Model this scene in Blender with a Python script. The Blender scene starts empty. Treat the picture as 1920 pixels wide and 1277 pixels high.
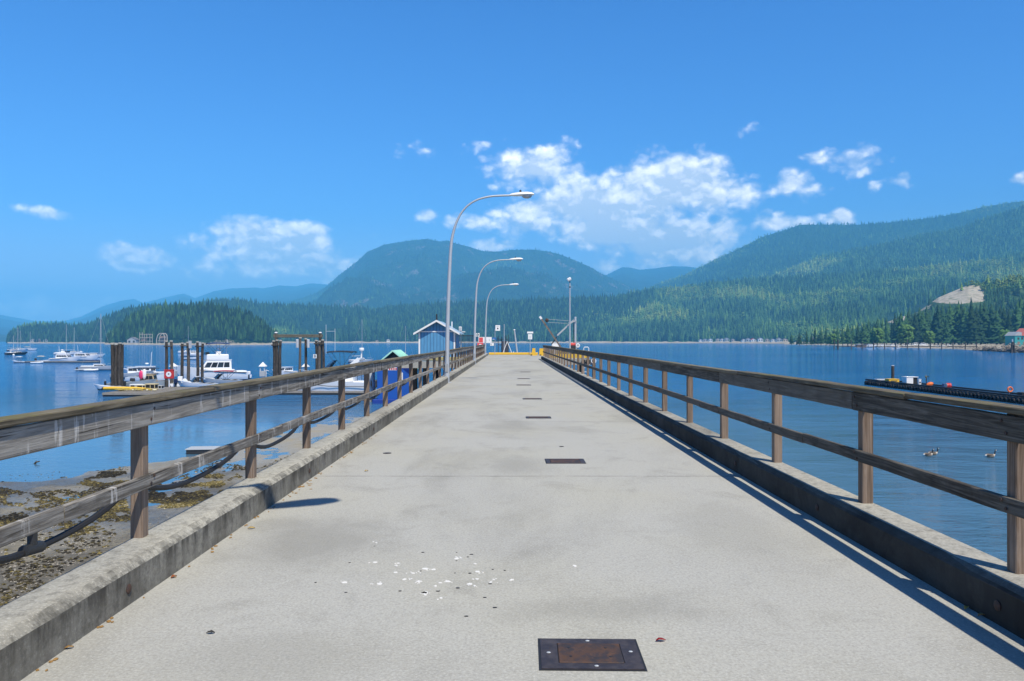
import bpy, math, random
import numpy as np
from mathutils import Vector, Matrix
random.seed(7)
RNG = np.random.default_rng(11)
SC = bpy.context.scene
COL = SC.collection
PI = math.pi
F, CX, CY, EYE, SEA = 1450.0, 955.0, 638.5, 1.6, -4.9
rad = math.radians

def at(px, py, Y):                       # photo pixel at depth Y -> world point
    return Vector(((px - CX) / F * Y, Y, EYE - (py - CY) / F * Y))
def on_sea(px, py, z=SEA):               # photo pixel on a level plane -> world point
    Y = F * (EYE - z) / (py - CY)
    return Vector(((px - CX) / F * Y, Y, z))

# ---------------------------------------------------------------- mesh builder
class MB:
    def __init__(s): s.v = []; s.f = []
    def add(s, vs, fs):
        b = len(s.v); s.v.extend([tuple(p) for p in vs]); s.f.extend([tuple(i + b for i in f) for f in fs]); return s
    def box(s, x0, x1, y0, y1, z0, z1):
        vs = [(x0,y0,z0),(x1,y0,z0),(x1,y1,z0),(x0,y1,z0),(x0,y0,z1),(x1,y0,z1),(x1,y1,z1),(x0,y1,z1)]
        return s.add(vs, [(3,2,1,0),(4,5,6,7),(0,1,5,4),(1,2,6,5),(2,3,7,6),(3,0,4,7)])
    def cbox(s, x0, x1, y0, y1, z0, z1, c=0.01):   # box with all edges chamfered
        cx, cy, cz = (x0+x1)/2, (y0+y1)/2, (z0+z1)/2
        hx, hy, hz = abs(x1-x0)/2, abs(y1-y0)/2, abs(z1-z0)/2
        c = min(c, hx*.45, hy*.45, hz*.45)
        vs = []; idx = {}
        for sx in (-1,1):
            for sy in (-1,1):
                for sz in (-1,1):
                    for a in range(3):
                        p = [sx*hx, sy*hy, sz*hz]
                        for b in range(3):
                            if b != a: p[b] -= (sx,sy,sz)[b]*c
                        idx[(sx,sy,sz,a)] = len(vs); vs.append((cx+p[0], cy+p[1], cz+p[2]))
        fs = []
        def q(k): fs.append(tuple(idx[i] for i in k))
        for a in range(3):
            o = [i for i in range(3) if i != a]
            for sg in (-1,1):
                ring = []
                for (p, r) in ((-1,-1),(1,-1),(1,1),(-1,1)):
                    k = [0,0,0]; k[a] = sg; k[o[0]] = p; k[o[1]] = r; ring.append((k[0],k[1],k[2],a))
                q(ring)
            for p in (-1,1):
                for r in (-1,1):
                    k0 = [0,0,0]; k0[a] = -1; k0[o[0]] = p; k0[o[1]] = r
                    k1 = list(k0); k1[a] = 1
                    q([tuple(k0)+(o[0],), tuple(k1)+(o[0],), tuple(k1)+(o[1],), tuple(k0)+(o[1],)])
        for sx in (-1,1):
            for sy in (-1,1):
                for sz in (-1,1): q([(sx,sy,sz,0),(sx,sy,sz,1),(sx,sy,sz,2)])
        return s.add(vs, fs)
    def tube(s, pts, r, n=8, cap=True):            # swept round tube, r number or list
        pts = [Vector(p) for p in pts]
        rs = r if isinstance(r, (list, tuple)) else [r]*len(pts)
        vs = []; fs = []
        t0 = (pts[1]-pts[0]).normalized()
        up = Vector((0,0,1)) if abs(t0.z) < .9 else Vector((1,0,0))
        nx = t0.cross(up).normalized()
        for i, p in enumerate(pts):
            t = (pts[min(i+1,len(pts)-1)] - pts[max(i-1,0)])
            t = t.normalized() if t.length > 1e-9 else t0
            nx = (nx - t*nx.dot(t)).normalized(); ny = t.cross(nx)
            for k in range(n):
                a = 2*PI*k/n
                vs.append(p + (nx*math.cos(a) + ny*math.sin(a))*rs[i])
        for i in range(len(pts)-1):
            for k in range(n):
                a, b = i*n+k, i*n+(k+1)%n
                fs.append((a, b, b+n, a+n))
        if cap:
            fs.append(tuple(range(n-1,-1,-1))); fs.append(tuple((len(pts)-1)*n+k for k in range(n)))
        return s.add(vs, fs)
    def bar(s, p0, p1, w, h):                      # square-section bar between two points
        p0, p1 = Vector(p0), Vector(p1); t = (p1-p0).normalized()
        up = Vector((0,0,1)) if abs(t.z) < .95 else Vector((0,1,0))
        x = t.cross(up).normalized()*w/2; y = x.cross(t).normalized()*h/2
        vs = [p0-x-y, p0+x-y, p0+x+y, p0-x+y, p1-x-y, p1+x-y, p1+x+y, p1-x+y]
        return s.add(vs, [(0,1,2,3),(7,6,5,4),(0,4,5,1),(1,5,6,2),(2,6,7,3),(3,7,4,0)])
    def prism(s, poly, a, b, axis='y'):            # polygon extruded between a and b along axis
        def P(u, v, w): return {'x':(w,u,v),'y':(u,w,v),'z':(u,v,w)}[axis]
        n = len(poly)
        vs = [P(u,v,a) for u,v in poly] + [P(u,v,b) for u,v in poly]
        fs = [tuple(range(n)), tuple(range(2*n-1,n-1,-1))] + [(i,(i+1)%n,n+(i+1)%n,n+i) for i in range(n)]
        return s.add(vs, fs)
    def lathe(s, prof, n=12, c=(0,0,0)):           # (r,z) profile about vertical axis
        vs = []; fs = []
        for r, z in prof:
            for k in range(n):
                a = 2*PI*k/n; vs.append((c[0]+r*math.cos(a), c[1]+r*math.sin(a), c[2]+z))
        for i in range(len(prof)-1):
            for k in range(n):
                a, b = i*n+k, i*n+(k+1)%n; fs.append((a,b,b+n,a+n))
        fs.append(tuple(range(n-1,-1,-1))); fs.append(tuple((len(prof)-1)*n+k for k in range(n)))
        return s.add(vs, fs)
    def torus(s, c, R, r, axis='y', n=18, m=8):
        vs = []; fs = []
        for i in range(n):
            a = 2*PI*i/n
            for j in range(m):
                b = 2*PI*j/m; u = (R+r*math.cos(b))*math.cos(a); v = (R+r*math.cos(b))*math.sin(a); w = r*math.sin(b)
                p = {'y':(u,w,v),'x':(w,u,v),'z':(u,v,w)}[axis]
                vs.append((c[0]+p[0], c[1]+p[1], c[2]+p[2]))
        for i in range(n):
            for j in range(m):
                fs.append((i*m+j, ((i+1)%n)*m+j, ((i+1)%n)*m+(j+1)%m, i*m+(j+1)%m))
        return s.add(vs, fs)
    def blob(s, c, r, n=8, m=6, jit=0.0):          # ellipsoid
        vs = [(c[0],c[1],c[2]-r[2])]; fs = []
        for i in range(1, m):
            th = PI*i/m
            for k in range(n):
                a = 2*PI*k/n; j = 1+random.uniform(-jit,jit)
                vs.append((c[0]+r[0]*math.sin(th)*math.cos(a)*j, c[1]+r[1]*math.sin(th)*math.sin(a)*j, c[2]-r[2]*math.cos(th)*j))
        vs.append((c[0],c[1],c[2]+r[2])); top = len(vs)-1
        for k in range(n): fs.append((0, 1+(k+1)%n, 1+k))
        for i in range(m-2):
            for k in range(n):
                a, b = 1+i*n+k, 1+i*n+(k+1)%n; fs.append((a,b,b+n,a+n))
        for k in range(n): fs.append((top, 1+(m-2)*n+k, 1+(m-2)*n+(k+1)%n))
        return s.add(vs, fs)
    def build(s, name, mat, parent=None, smooth=False, loc=None):
        me = bpy.data.meshes.new(name)
        me.from_pydata([tuple(v) for v in s.v], [], s.f); me.validate(); 
        import bmesh
        bm = bmesh.new(); bm.from_mesh(me); bmesh.ops.recalc_face_normals(bm, faces=bm.faces[:]); bm.to_mesh(me); bm.free()
        me.materials.append(mat)
        if smooth:
            me.polygons.foreach_set('use_smooth', [True]*len(me.polygons))
            me.set_sharp_from_angle(angle=rad(38))
        o = bpy.data.objects.new(name, me); COL.objects.link(o)
        if parent is not None: o.parent = parent
        if loc is not None: o.location = loc
        return o

def tag(o, label, cat, group=None, kind=None):
    if label: o['label'] = label
    if cat: o['category'] = cat
    if group: o['group'] = group
    if kind: o['kind'] = kind
    return o
def thing(name, label, cat, loc=(0,0,0), rz=0, group=None):
    o = bpy.data.objects.new(name, None); COL.objects.link(o)
    o.location = loc; o.rotation_euler = (0,0,rz); o.empty_display_size = .2
    return tag(o, label, cat, group)
KIDS = {}
def copy_tree(o, parent=None, label=None):
    c = o.copy(); COL.objects.link(c)
    if parent is not None: c.parent = parent
    if label: c['label'] = label
    for ch in [x for x in COL.objects if x.parent == o]: copy_tree(ch, c)
    return c
def dup(o, loc, rz=None, label=None, scale=None):
    c = copy_tree(o, None, label); c.location = loc
    if rz is not None: c.rotation_euler = (0,0,rz)
    if scale: c.scale = (scale,)*3
    return c

def np_mesh(name, V, T, mat, tint=None, smooth=False):   # numpy triangle / quad mesh
    me = bpy.data.meshes.new(name)
    k = T.shape[1]
    me.vertices.add(len(V)); me.vertices.foreach_set('co', np.ascontiguousarray(V, np.float32).ravel())
    me.loops.add(T.size); me.loops.foreach_set('vertex_index', np.ascontiguousarray(T, np.int32).ravel())
    me.polygons.add(len(T)); me.polygons.foreach_set('loop_start', np.arange(0, T.size, k, dtype=np.int32))
    if tint is not None:
        a = me.attributes.new('tint', 'FLOAT', 'POINT'); a.data.foreach_set('value', np.ascontiguousarray(tint, np.float32))
    me.update(calc_edges=True)
    if smooth: me.polygons.foreach_set('use_smooth', np.ones(len(T), bool))
    me.materials.append(mat)
    o = bpy.data.objects.new(name, me); COL.objects.link(o); return o

# ---------------------------------------------------------------- numpy noise
def _hash(ix, iy, seed):
    h = (ix.astype(np.int64)*374761393 + iy.astype(np.int64)*668265263 + seed*1442695041) & 0xFFFFFFFF
    h = ((h ^ (h >> 13))*1274126177) & 0xFFFFFFFF
    return ((h ^ (h >> 16)) & 0xFFFF)/65535.0
def vnoise(x, y, seed=0):
    ix, iy = np.floor(x), np.floor(y); fx, fy = x-ix, y-iy
    fx = fx*fx*(3-2*fx); fy = fy*fy*(3-2*fy)
    a, b = _hash(ix,iy,seed), _hash(ix+1,iy,seed); c, d = _hash(ix,iy+1,seed), _hash(ix+1,iy+1,seed)
    return (a*(1-fx)+b*fx)*(1-fy) + (c*(1-fx)+d*fx)*fy
def fbm(x, y, octv=4, seed=0):
    t = 0; a = .5; n = 0
    for i in range(octv):
        t = t + a*vnoise(x, y, seed+i*17); n += a; x = x*2.03+11.3; y = y*2.03+5.1; a *= .5
    return t/n

# ---------------------------------------------------------------- materials
class NT:
    def __init__(s, name):
        s.m = bpy.data.materials.new(name); s.m.use_nodes = True
        s.t = s.m.node_tree; s.n = s.t.nodes; s.l = s.t.links
        s.b = s.n['Principled BSDF']; s._pos = None
    def new(s, typ, **kw):
        n = s.n.new(typ)
        for k, v in kw.items(): setattr(n, k, v)
        return n
    def link(s, a, b): s.l.new(a, b)
    def setv(s, sock, v):
        if hasattr(v, 'is_output') or isinstance(v, bpy.types.NodeSocket): s.l.new(v, sock)
        else: sock.default_value = v
    def pos(s, obj=False):
        if obj: return s.new('ShaderNodeTexCoord').outputs['Object']
        return s.new('ShaderNodeNewGeometry').outputs['Position']
    def mapv(s, vec, scale=(1,1,1), loc=(0,0,0), rot=(0,0,0)):
        n = s.new('ShaderNodeMapping'); s.l.new(vec, n.inputs['Vector'])
        n.inputs['Scale'].default_value = scale; n.inputs['Location'].default_value = loc; n.inputs['Rotation'].default_value = rot
        return n.outputs[0]
    def noise(s, vec, scale=1, detail=4, rough=.55, dist=0):
        n = s.new('ShaderNodeTexNoise'); s.l.new(vec, n.inputs['Vector'])
        n.inputs['Scale'].default_value = scale; n.inputs['Detail'].default_value = detail
        n.inputs['Roughness'].default_value = rough; n.inputs['Distortion'].default_value = dist
        return n.outputs[0]
    def ramp(s, fac, stops, interp='LINEAR'):
        n = s.new('ShaderNodeValToRGB'); s.l.new(fac, n.inputs[0]); n.color_ramp.interpolation = interp
        e = n.color_ramp.elements
        while len(e) < len(stops): e.new(.5)
        for i, (p, c) in enumerate(stops):
            e[i].position = p; e[i].color = (c if len(c) == 4 else (*c, 1)) if not isinstance(c, (int,float)) else (c,c,c,1)
        return n.outputs[0]
    def math(s, op, a, b=0.0, clamp=False):
        n = s.new('ShaderNodeMath', operation=op, use_clamp=clamp)
        s.setv(n.inputs[0], a); s.setv(n.inputs[1], b); return n.outputs[0]
    def mix(s, fac, a, b, blend='MIX'):
        n = s.new('ShaderNodeMix', data_type='RGBA', blend_type=blend)
        s.setv(n.inputs[0], fac)
        for k, v in ((6,a),(7,b)):
            if isinstance(v, (tuple,list)): n.inputs[k].default_value = (*v[:3], 1)
            else: s.l.new(v, n.inputs[k])
        return n.outputs[2]
    def sep(s, vec):
        n = s.new('ShaderNodeSeparateXYZ'); s.l.new(vec, n.inputs[0]); return n.outputs
    def step(s, v, a, b):                # smooth 0..1 between a and b
        n = s.new('ShaderNodeMapRange', interpolation_type='SMOOTHSTEP')
        s.setv(n.inputs[0], v); n.inputs[1].default_value = a; n.inputs[2].default_value = b; return n.outputs[0]
    def bump(s, h, strength=.3, dist=.02, prev=None):
        n = s.new('ShaderNodeBump'); s.l.new(h, n.inputs['Height'])
        n.inputs['Strength'].default_value = strength; n.inputs['Distance'].default_value = dist
        if prev is not None: s.l.new(prev, n.inputs['Normal'])
        return n.outputs[0]
    def out(s, color=None, rough=None, normal=None, metal=None, spec=None):
        if color is not None: s.setv(s.b.inputs['Base Color'], (*color,1) if isinstance(color, tuple) else color)
        if rough is not None: s.setv(s.b.inputs['Roughness'], rough)
        if normal is not None: s.l.new(normal, s.b.inputs['Normal'])
        if metal is not None: s.b.inputs['Metallic'].default_value = metal
        if spec is not None: s.b.inputs['Specular IOR Level'].default_value = spec
        return s.m
_MC = {}
def paint(name, col, rough=.45, var=.15, scale=3.0, metal=0.0, dirt=.25):
    """painted / coated surface: mild mottling and dirt"""
    if name in _MC: return _MC[name]
    k = NT(name); p = k.pos(True)
    a = k.noise(p, scale, 5, .6); b = k.noise(k.mapv(p, (2.5,2.5,.6)), scale*1.7, 6, .7)
    d = tuple(c*(1-var) for c in col)
    c = k.mix(a, d, col)
    g = k.math('MULTIPLY', k.step(b, .55, .8), dirt)
    c = k.mix(g, c, tuple(c_*.45+.02 for c_ in col))
    r = k.math('ADD', k.math('MULTIPLY', b, .25), rough-.1)
    _MC[name] = k.out(c, r, k.bump(b, .08, .01), metal); return _MC[name]
def wood(name, c_dark, c_mid, c_light, axis=1, moss=0.0, obj=False, stain=0.35):
    if name in _MC: return _MC[name]
    k = NT(name); p = k.pos(obj)
    st = [14,14,14]; st[axis] = .55
    oi = k.new('ShaderNodeObjectInfo').outputs['Random']
    w = k.new('ShaderNodeCombineXYZ'); 
    for i in range(3): k.l.new(k.math('MULTIPLY', oi, 37.0), w.inputs[i])
    va = k.new('ShaderNodeVectorMath', operation='ADD'); k.l.new(p, va.inputs[0]); k.l.new(w.outputs[0], va.inputs[1]); p2 = va.outputs[0]
    g = k.noise(k.mapv(p2, tuple(st)), 2.6, 8, .62, 1.2)
    fine = k.noise(k.mapv(p2, tuple(x*3.2 for x in st)), 3.0, 5, .6)
    blot = k.noise(k.mapv(p2, (1.5,1.5,1.5)), 2.2, 6, .62)
    c = k.ramp(g, [(.32,c_dark),(.5,c_mid),(.68,c_light)])
    c = k.mix(k.math('MULTIPLY', k.step(fine,.5,.75), .45), c, tuple(x*.45 for x in c_dark))
    c = k.mix(k.math('MULTIPLY', k.step(blot,.5,.72), stain), c, tuple(x*.5 for x in c_dark))
    c = k.mix(k.math('MULTIPLY', k.math('SUBTRACT', oi, .5), .5), c, tuple(min(1,x*1.5) for x in c_light))
    if moss:
        nz = k.sep(k.new('ShaderNodeNewGeometry').outputs['Normal'])[2]
        mm = k.noise(p2, 3.1, 6, .7)
        c = k.mix(k.math('MULTIPLY', k.math('MULTIPLY', k.step(nz,.3,.8), k.step(mm,.47,.62)), moss), c, (.13,.12,.045))
    h = k.math('ADD', g, k.math('MULTIPLY', fine, .5))
    _MC[name] = k.out(c, .88, k.bump(h, .55, .006), spec=.25); return _MC[name]
SUN_E, EXPO, SKY_S, SKY_SAT = 5.0, 0.35, .13, 1.25
SKY_TINT = (.56,.81,1.14)
CLOUD_DARK, CLOUD_LIT = (5.6,6.2,7.0), (14.0,13.3,12.3)
HAZE_D, HAZE_C, HAZE_G = 1.2e-4, (.165,.61,1.0), -.3
WAVE, WATER_SPEC = 1.25, .34
WATER_C1, WATER_C2, WATER_C3 = (.006,.105,.29), (.012,.135,.35), (.075,.155,.215)
# ================================================================ camera, light, sky
cd = bpy.data.cameras.new('camera'); cam = bpy.data.objects.new('camera', cd); COL.objects.link(cam)
cam.location = (0,0,EYE); cam.rotation_euler = (PI/2,0,0)
cd.sensor_width = 36; cd.lens = F/1920*36; cd.shift_x = 5/1920; cd.clip_start = .05; cd.clip_end = 60000
SC.camera = cam
SUN = Vector((1,-1.75,3.2)).normalized()
ELEV = math.asin(SUN.z); AZ = math.atan2(SUN.x, SUN.y)
sd = bpy.data.lights.new('sun','SUN'); sd.energy = SUN_E; sd.angle = rad(.5); sd.color = (1,.93,.80)
so = bpy.data.objects.new('sun', sd); COL.objects.link(so)
so.rotation_euler = (-SUN).to_track_quat('-Z','Y').to_euler(); so.location = (30,-40,60)
SC.view_settings.view_transform = 'Standard'; SC.view_settings.look = 'None'
SC.view_settings.exposure = EXPO; SC.view_settings.gamma = 1
SC.render.engine = 'CYCLES'
cy = SC.cycles; cy.use_denoising = True; cy.max_bounces = 6; cy.diffuse_bounces = 3; cy.glossy_bounces = 3
cy.transparent_max_bounces = 12; cy.volume_bounces = 1; cy.caustics_reflective = False; cy.caustics_refractive = False
cy.sample_clamp_indirect = 6; cy.use_adaptive_sampling = True; cy.adaptive_threshold = .008
try: cy.denoising_prefilter = 'ACCURATE'
except Exception: pass

def build_world():
    w = bpy.data.worlds.new('World'); SC.world = w; w.use_nodes = True
    t = w.node_tree; n = t.nodes; L = t.links
    bg = n['Background']; bg.inputs['Strength'].default_value = SKY_S
    k = NT.__new__(NT); k.t = t; k.n = n; k.l = L
    sky = n.new('ShaderNodeTexSky'); sky.sky_type = 'NISHITA'; sky.sun_disc = False
    sky.sun_elevation = ELEV; sky.sun_rotation = AZ; sky.altitude = 0
    sky.air_density = 1.0; sky.dust_density = .6; sky.ozone_density = 3.0
    hs = n.new('ShaderNodeHueSaturation'); hs.inputs['Saturation'].default_value = SKY_SAT; L.new(sky.outputs[0], hs.inputs['Color'])
    base = k.mix(1.0, hs.outputs[0], SKY_TINT, 'MULTIPLY')
    d = n.new('ShaderNodeTexCoord').outputs['Generated']
    sx, sy, sz = k.sep(d)
    zen = k.step(sz, .36, .8)                     # upper sky, mostly out of view, darkened to cut ambient light and deepen shadows
    base = k.mix(zen, base, k.mix(1.0, base, (.36,.38,.42), 'MULTIPLY'))
    a = k.math('ARCTAN2', sx, sy)
    hyp = k.math('SQRT', k.math('ADD', k.math('MULTIPLY', sx, sx), k.math('MULTIPLY', sy, sy)))
    e = k.math('DIVIDE', sz, k.math('MAXIMUM', hyp, .001))
    cb = n.new('ShaderNodeCombineXYZ'); L.new(a, cb.inputs[0]); L.new(e, cb.inputs[1]); cb.inputs[2].default_value = .37
    P = cb.outputs[0]
    # domain warp
    wn = n.new('ShaderNodeTexNoise'); wn.inputs['Scale'].default_value = 22; wn.inputs['Detail'].default_value = 2; L.new(P, wn.inputs['Vector'])
    wv = k.new('ShaderNodeVectorMath', operation='SUBTRACT'); L.new(wn.outputs['Color'], wv.inputs[0]); wv.inputs[1].default_value = (.5,.5,.5)
    ws = k.new('ShaderNodeVectorMath', operation='SCALE'); L.new(wv.outputs[0], ws.inputs[0]); ws.inputs['Scale'].default_value = .022
    wa = k.new('ShaderNodeVectorMath', operation='ADD'); L.new(P, wa.inputs[0]); L.new(ws.outputs[0], wa.inputs[1])
    PW = wa.outputs[0]
    base = k.mix(k.step(e, .17, .02), base, k.mix(1.0, base, (2.6,1.25,.92), 'MULTIPLY'))   # paler air at the horizon
    m = None
    for (px, py, rx, ry, s) in CLOUDS:
        rx *= 1.08; ry *= 1.1; u = (px-CX)/F; ca = math.atan(u); ce = (CY-py)/F*math.cos(ca)
        v = k.new('ShaderNodeVectorMath', operation='SUBTRACT'); L.new(PW, v.inputs[0]); v.inputs[1].default_value = (ca, ce, .37)
        v2 = k.new('ShaderNodeVectorMath', operation='MULTIPLY'); L.new(v.outputs[0], v2.inputs[0])
        v2.inputs[1].default_value = (F/(rx*math.cos(ca)**2), F/(ry*math.cos(ca)), 0)
        ln = k.new('ShaderNodeVectorMath', operation='LENGTH'); L.new(v2.outputs[0], ln.inputs[0])
        b = k.math('MULTIPLY', k.math('SUBTRACT', 1.3, ln.outputs['Value']), s)
        m = b if m is None else k.math('SMOOTH_MAX', m, b); 
        if m.node.operation == 'SMOOTH_MAX': m.node.inputs[2].default_value = .25
    def cn(vec, sc, det, ro):
        q = n.new('ShaderNodeTexNoise'); q.inputs['Scale'].default_value = sc; q.inputs['Detail'].default_value = det; q.inputs['Roughness'].default_value = ro
        L.new(vec, q.inputs['Vector']); return q.outputs[0]
    def puff(vec):                       # rounded cauliflower heads
        q = n.new('ShaderNodeTexVoronoi'); q.feature = 'F1'; q.inputs['Scale'].default_value = 46; q.inputs['Detail'].default_value = 1.0
        q.inputs['Roughness'].default_value = .55; q.inputs['Lacunarity'].default_value = 2.3
        L.new(vec, q.inputs['Vector']); return q.outputs['Distance']
    w3 = k.new('ShaderNodeVectorMath', operation='SCALE'); w4 = n.new('ShaderNodeTexNoise'); w4.inputs['Scale'].default_value = 70; w4.inputs['Detail'].default_value = 3
    L.new(P, w4.inputs['Vector']); w5 = k.new('ShaderNodeVectorMath', operation='SUBTRACT'); L.new(w4.outputs['Color'], w5.inputs[0]); w5.inputs[1].default_value = (.5,.5,.5)
    L.new(w5.outputs[0], w3.inputs[0]); w3.inputs['Scale'].default_value = .011
    w6 = k.new('ShaderNodeVectorMath', operation='ADD'); L.new(P, w6.inputs[0]); L.new(w3.outputs[0], w6.inputs[1])
    stv = k.mapv(w6.outputs[0], (.85,1.15,1))
    off = k.new('ShaderNodeVectorMath', operation='ADD'); L.new(stv, off.inputs[0]); off.inputs[1].default_value = (.0022,.0062,0)
    d1 = puff(stv)
    f1 = cn(stv, 22, 7, .54); f2 = cn(off.outputs[0], 22, 4, .54)
    dens = k.math('ADD', m, k.math('MULTIPLY', k.math('SUBTRACT', .78, d1), .58))
    dens = k.math('ADD', dens, k.math('MULTIPLY', k.math('SUBTRACT', f1, .5), 1.75))
    alpha = k.math('MULTIPLY', k.step(dens, -.08, .85), .96)
    lit = k.math('ADD', k.math('MULTIPLY', k.math('SUBTRACT', .42, d1), .8), k.math('MULTIPLY', k.math('SUBTRACT', f1, f2), 4.2))
    lit = k.math('ADD', lit, .70, True)
    lit = k.math('SUBTRACT', lit, k.math('MULTIPLY', k.step(dens, .5, 1.5), .22), True)
    sh = None                             # broad grey undersides of the thicker clouds
    for (px, py, rx, ry) in ((1190,440,150,42),(1270,398,110,22),(1120,405,90,22),(1240,482,90,14),(540,492,110,16),(470,462,60,14),(265,497,50,8),(1010,425,50,10),(1020,345,50,12)):
        u = (px-CX)/F; ca = math.atan(u); ce = (CY-py)/F*math.cos(ca)
        v = k.new('ShaderNodeVectorMath', operation='SUBTRACT'); L.new(PW, v.inputs[0]); v.inputs[1].default_value = (ca, ce, .37)
        v2 = k.new('ShaderNodeVectorMath', operation='MULTIPLY'); L.new(v.outputs[0], v2.inputs[0]); v2.inputs[1].default_value = (F/(rx*math.cos(ca)**2), F/(ry*math.cos(ca)), 0)
        ln = k.new('ShaderNodeVectorMath', operation='LENGTH'); L.new(v2.outputs[0], ln.inputs[0])
        b = k.math('SUBTRACT', 1.3, ln.outputs['Value'], True); sh = b if sh is None else k.math('MAXIMUM', sh, b)
    lit = k.math('SUBTRACT', lit, k.math('MULTIPLY', sh, .42), True)
    cc = k.mix(lit, CLOUD_DARK, CLOUD_LIT)
    col = k.mix(alpha, base, cc)
    L.new(col, bg.inputs['Color'])
CLOUDS = [ # photo px, py, radius x, radius y, weight
 (1010,320,74,40,.85),(960,292,34,14,.4),(1060,345,48,30,.6),(915,266,20,9,.42),(800,282,45,10,.30),
 (1100,385,112,42,1.3),(1005,400,52,34,.95),(1240,355,112,54,1.4),(1330,362,75,36,1.1),(1240,325,30,22,.8),(1390,362,30,24,.9),
 (1150,425,120,42,1.15),(1270,450,95,34,1.2),(1320,455,30,26,.9),(1220,465,80,22,.8),(1220,492,40,12,.6),(1290,492,30,10,.6),(1140,500,24,10,.5),
 (1480,345,34,16,.68),(1520,360,26,14,.5),(1540,296,20,8,.42),(1605,305,40,20,.42),(1625,322,16,10,.6),(1690,340,14,10,.4),(1640,348,8,7,.4),
 (1465,422,44,14,.9),(1460,404,16,12,.6),(1578,408,26,14,1.1),(1915,330,18,10,.7),(1355,424,22,10,.5),(1410,250,16,10,.2),
 (262,484,54,21,1.6),(280,470,22,12,.8),(215,470,14,10,.4),(72,396,38,11,.62),
 (470,445,60,30,1.45),(490,425,20,14,.8),(560,450,50,30,1.5),(575,432,20,12,.8),(520,480,112,28,1.1),(410,475,50,34,.62),(470,505,50,14,.8),(610,490,60,26,.6),(380,500,34,18,.45),(650,500,30,18,.6),
 (68,560,26,12,.6),(40,578,70,16,.55),(140,578,70,13,.5),(10,572,40,14,.5),
 (805,406,16,9,.5),(885,415,40,12,.5),(940,400,24,8,.42),(915,466,28,10,.5),(950,464,20,7,.5),
]
build_world()

# ---------------------------------------------------------------- haze : the air between camera and mountains
if HAZE_D > 0:
    k = NT('haze_air'); k.n.remove(k.b); vol = k.new('ShaderNodeVolumePrincipled')
    vol.inputs['Color'].default_value = (*HAZE_C,1); vol.inputs['Density'].default_value = HAZE_D; vol.inputs['Anisotropy'].default_value = HAZE_G
    k.link(vol.outputs[0], k.n['Material Output'].inputs['Volume'])
    hz = MB().box(-17000,17000,-900,24000,-20,1500).build('haze', k.m); hz['kind'] = 'stuff'

# ================================================================ water
def water_mat():
    k = NT('sea_water'); p = k.pos(); X, Y, Z = k.sep(p)
    # sheltered shallows beside the beach lie almost flat
    calm = k.math('MULTIPLY', k.math('SUBTRACT', 1.0, k.step(Y, 56, 84)), k.math('ADD', k.math('MULTIPLY', k.step(X, 4, -4), .4), .6))
    cn = k.noise(k.mapv(p,(.06,.05,1)), 1.0, 3, .6)
    patch = k.step(cn, .42, .66)
    amp = k.math('ADD', k.math('MULTIPLY', k.math('SUBTRACT', 1.0, k.math('MULTIPLY',calm,.965)), 1.0), .0)
    amp = k.math('MULTIPLY', amp, k.math('ADD', k.math('MULTIPLY', patch, .45), .7))
    n1 = k.noise(k.mapv(p,(.45,1.0,1),rot=(0,0,.30)), .7, 6, .62, .5)
    n2 = k.noise(k.mapv(p,(.8,1.7,1),rot=(0,0,-.2)), 3.0, 4, .6, .3)
    n3 = k.noise(k.mapv(p,(.10,.22,1),rot=(0,0,.15)), 1.0, 4, .55)
    h = k.math('ADD', k.math('ADD', k.math('MULTIPLY', n1, .55), k.math('MULTIPLY', n2, .16)), k.math('MULTIPLY', n3, 1.3))
    b = k.new('ShaderNodeBump'); k.link(k.math('MULTIPLY', h, amp), b.inputs['Height']); b.inputs['Strength'].default_value = 1.0; b.inputs['Distance'].default_value = WAVE
    big = k.noise(k.mapv(p,(.004,.012,1)), 1.0, 4, .6)
    c = k.mix(k.step(big,.35,.65), WATER_C1, WATER_C2)
    shal = k.math('SUBTRACT', 1.0, k.step(Y, 30, 130))
    c = k.mix(k.math('MULTIPLY', shal, .85), c, WATER_C3)
    r = k.math('ADD', k.math('MULTIPLY', k.step(big,.4,.7), .04), .05)
    k.b.inputs['IOR'].default_value = 1.33
    return k.out(c, r, b.outputs[0], spec=WATER_SPEC)
M_WATER = water_mat()
wm = MB(); wm.add([(-20000,-700,SEA),(20000,-700,SEA),(20000,23000,SEA),(-20000,23000,SEA)], [(0,1,2,3)])
wo = wm.build('water', M_WATER); wo['kind'] = 'structure'

# ================================================================ terrain and forest
def forest_mat(name, stops):
    k = NT(name)
    a = k.new('ShaderNodeAttribute'); a.attribute_name = 'tint'
    p = k.pos()
    n = k.noise(p, .35, 3, .6)
    f = k.math('ADD', a.outputs['Fac'], k.math('MULTIPLY', k.math('SUBTRACT', n, .5), .22))
    return k.out(k.ramp(f, stops), .8, spec=.15)
GREENS = [(0,(.006,.018,.007)),(.28,(.030,.080,.024)),(.55,(.068,.150,.036)),(.78,(.13,.22,.040)),(1,(.21,.27,.06))]
M_FOREST = forest_mat('forest_green', GREENS)
def land_mat(name, c1, c2, c3, sc):
    k = NT(name); p = k.pos()
    a = k.noise(p, sc, 7, .68); b = k.noise(p, sc*.16, 5, .6); r = k.noise(k.mapv(p,(1,.45,.5)), sc*.5, 7, .70, .6)
    c = k.mix(k.step(a,.38,.62), c1, c2)
    c = k.mix(k.math('MULTIPLY', k.step(b,.45,.62), .5), c, c1)
    c = k.mix(k.math('MULTIPLY', k.step(r,.575,.65), .65), c, c3)
    return k.out(c, .95, k.bump(a, .9, 18), spec=.1)
M_LAND = land_mat('forest_floor', (.010,.030,.014), (.028,.062,.022), (.05,.07,.03), .05)
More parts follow.
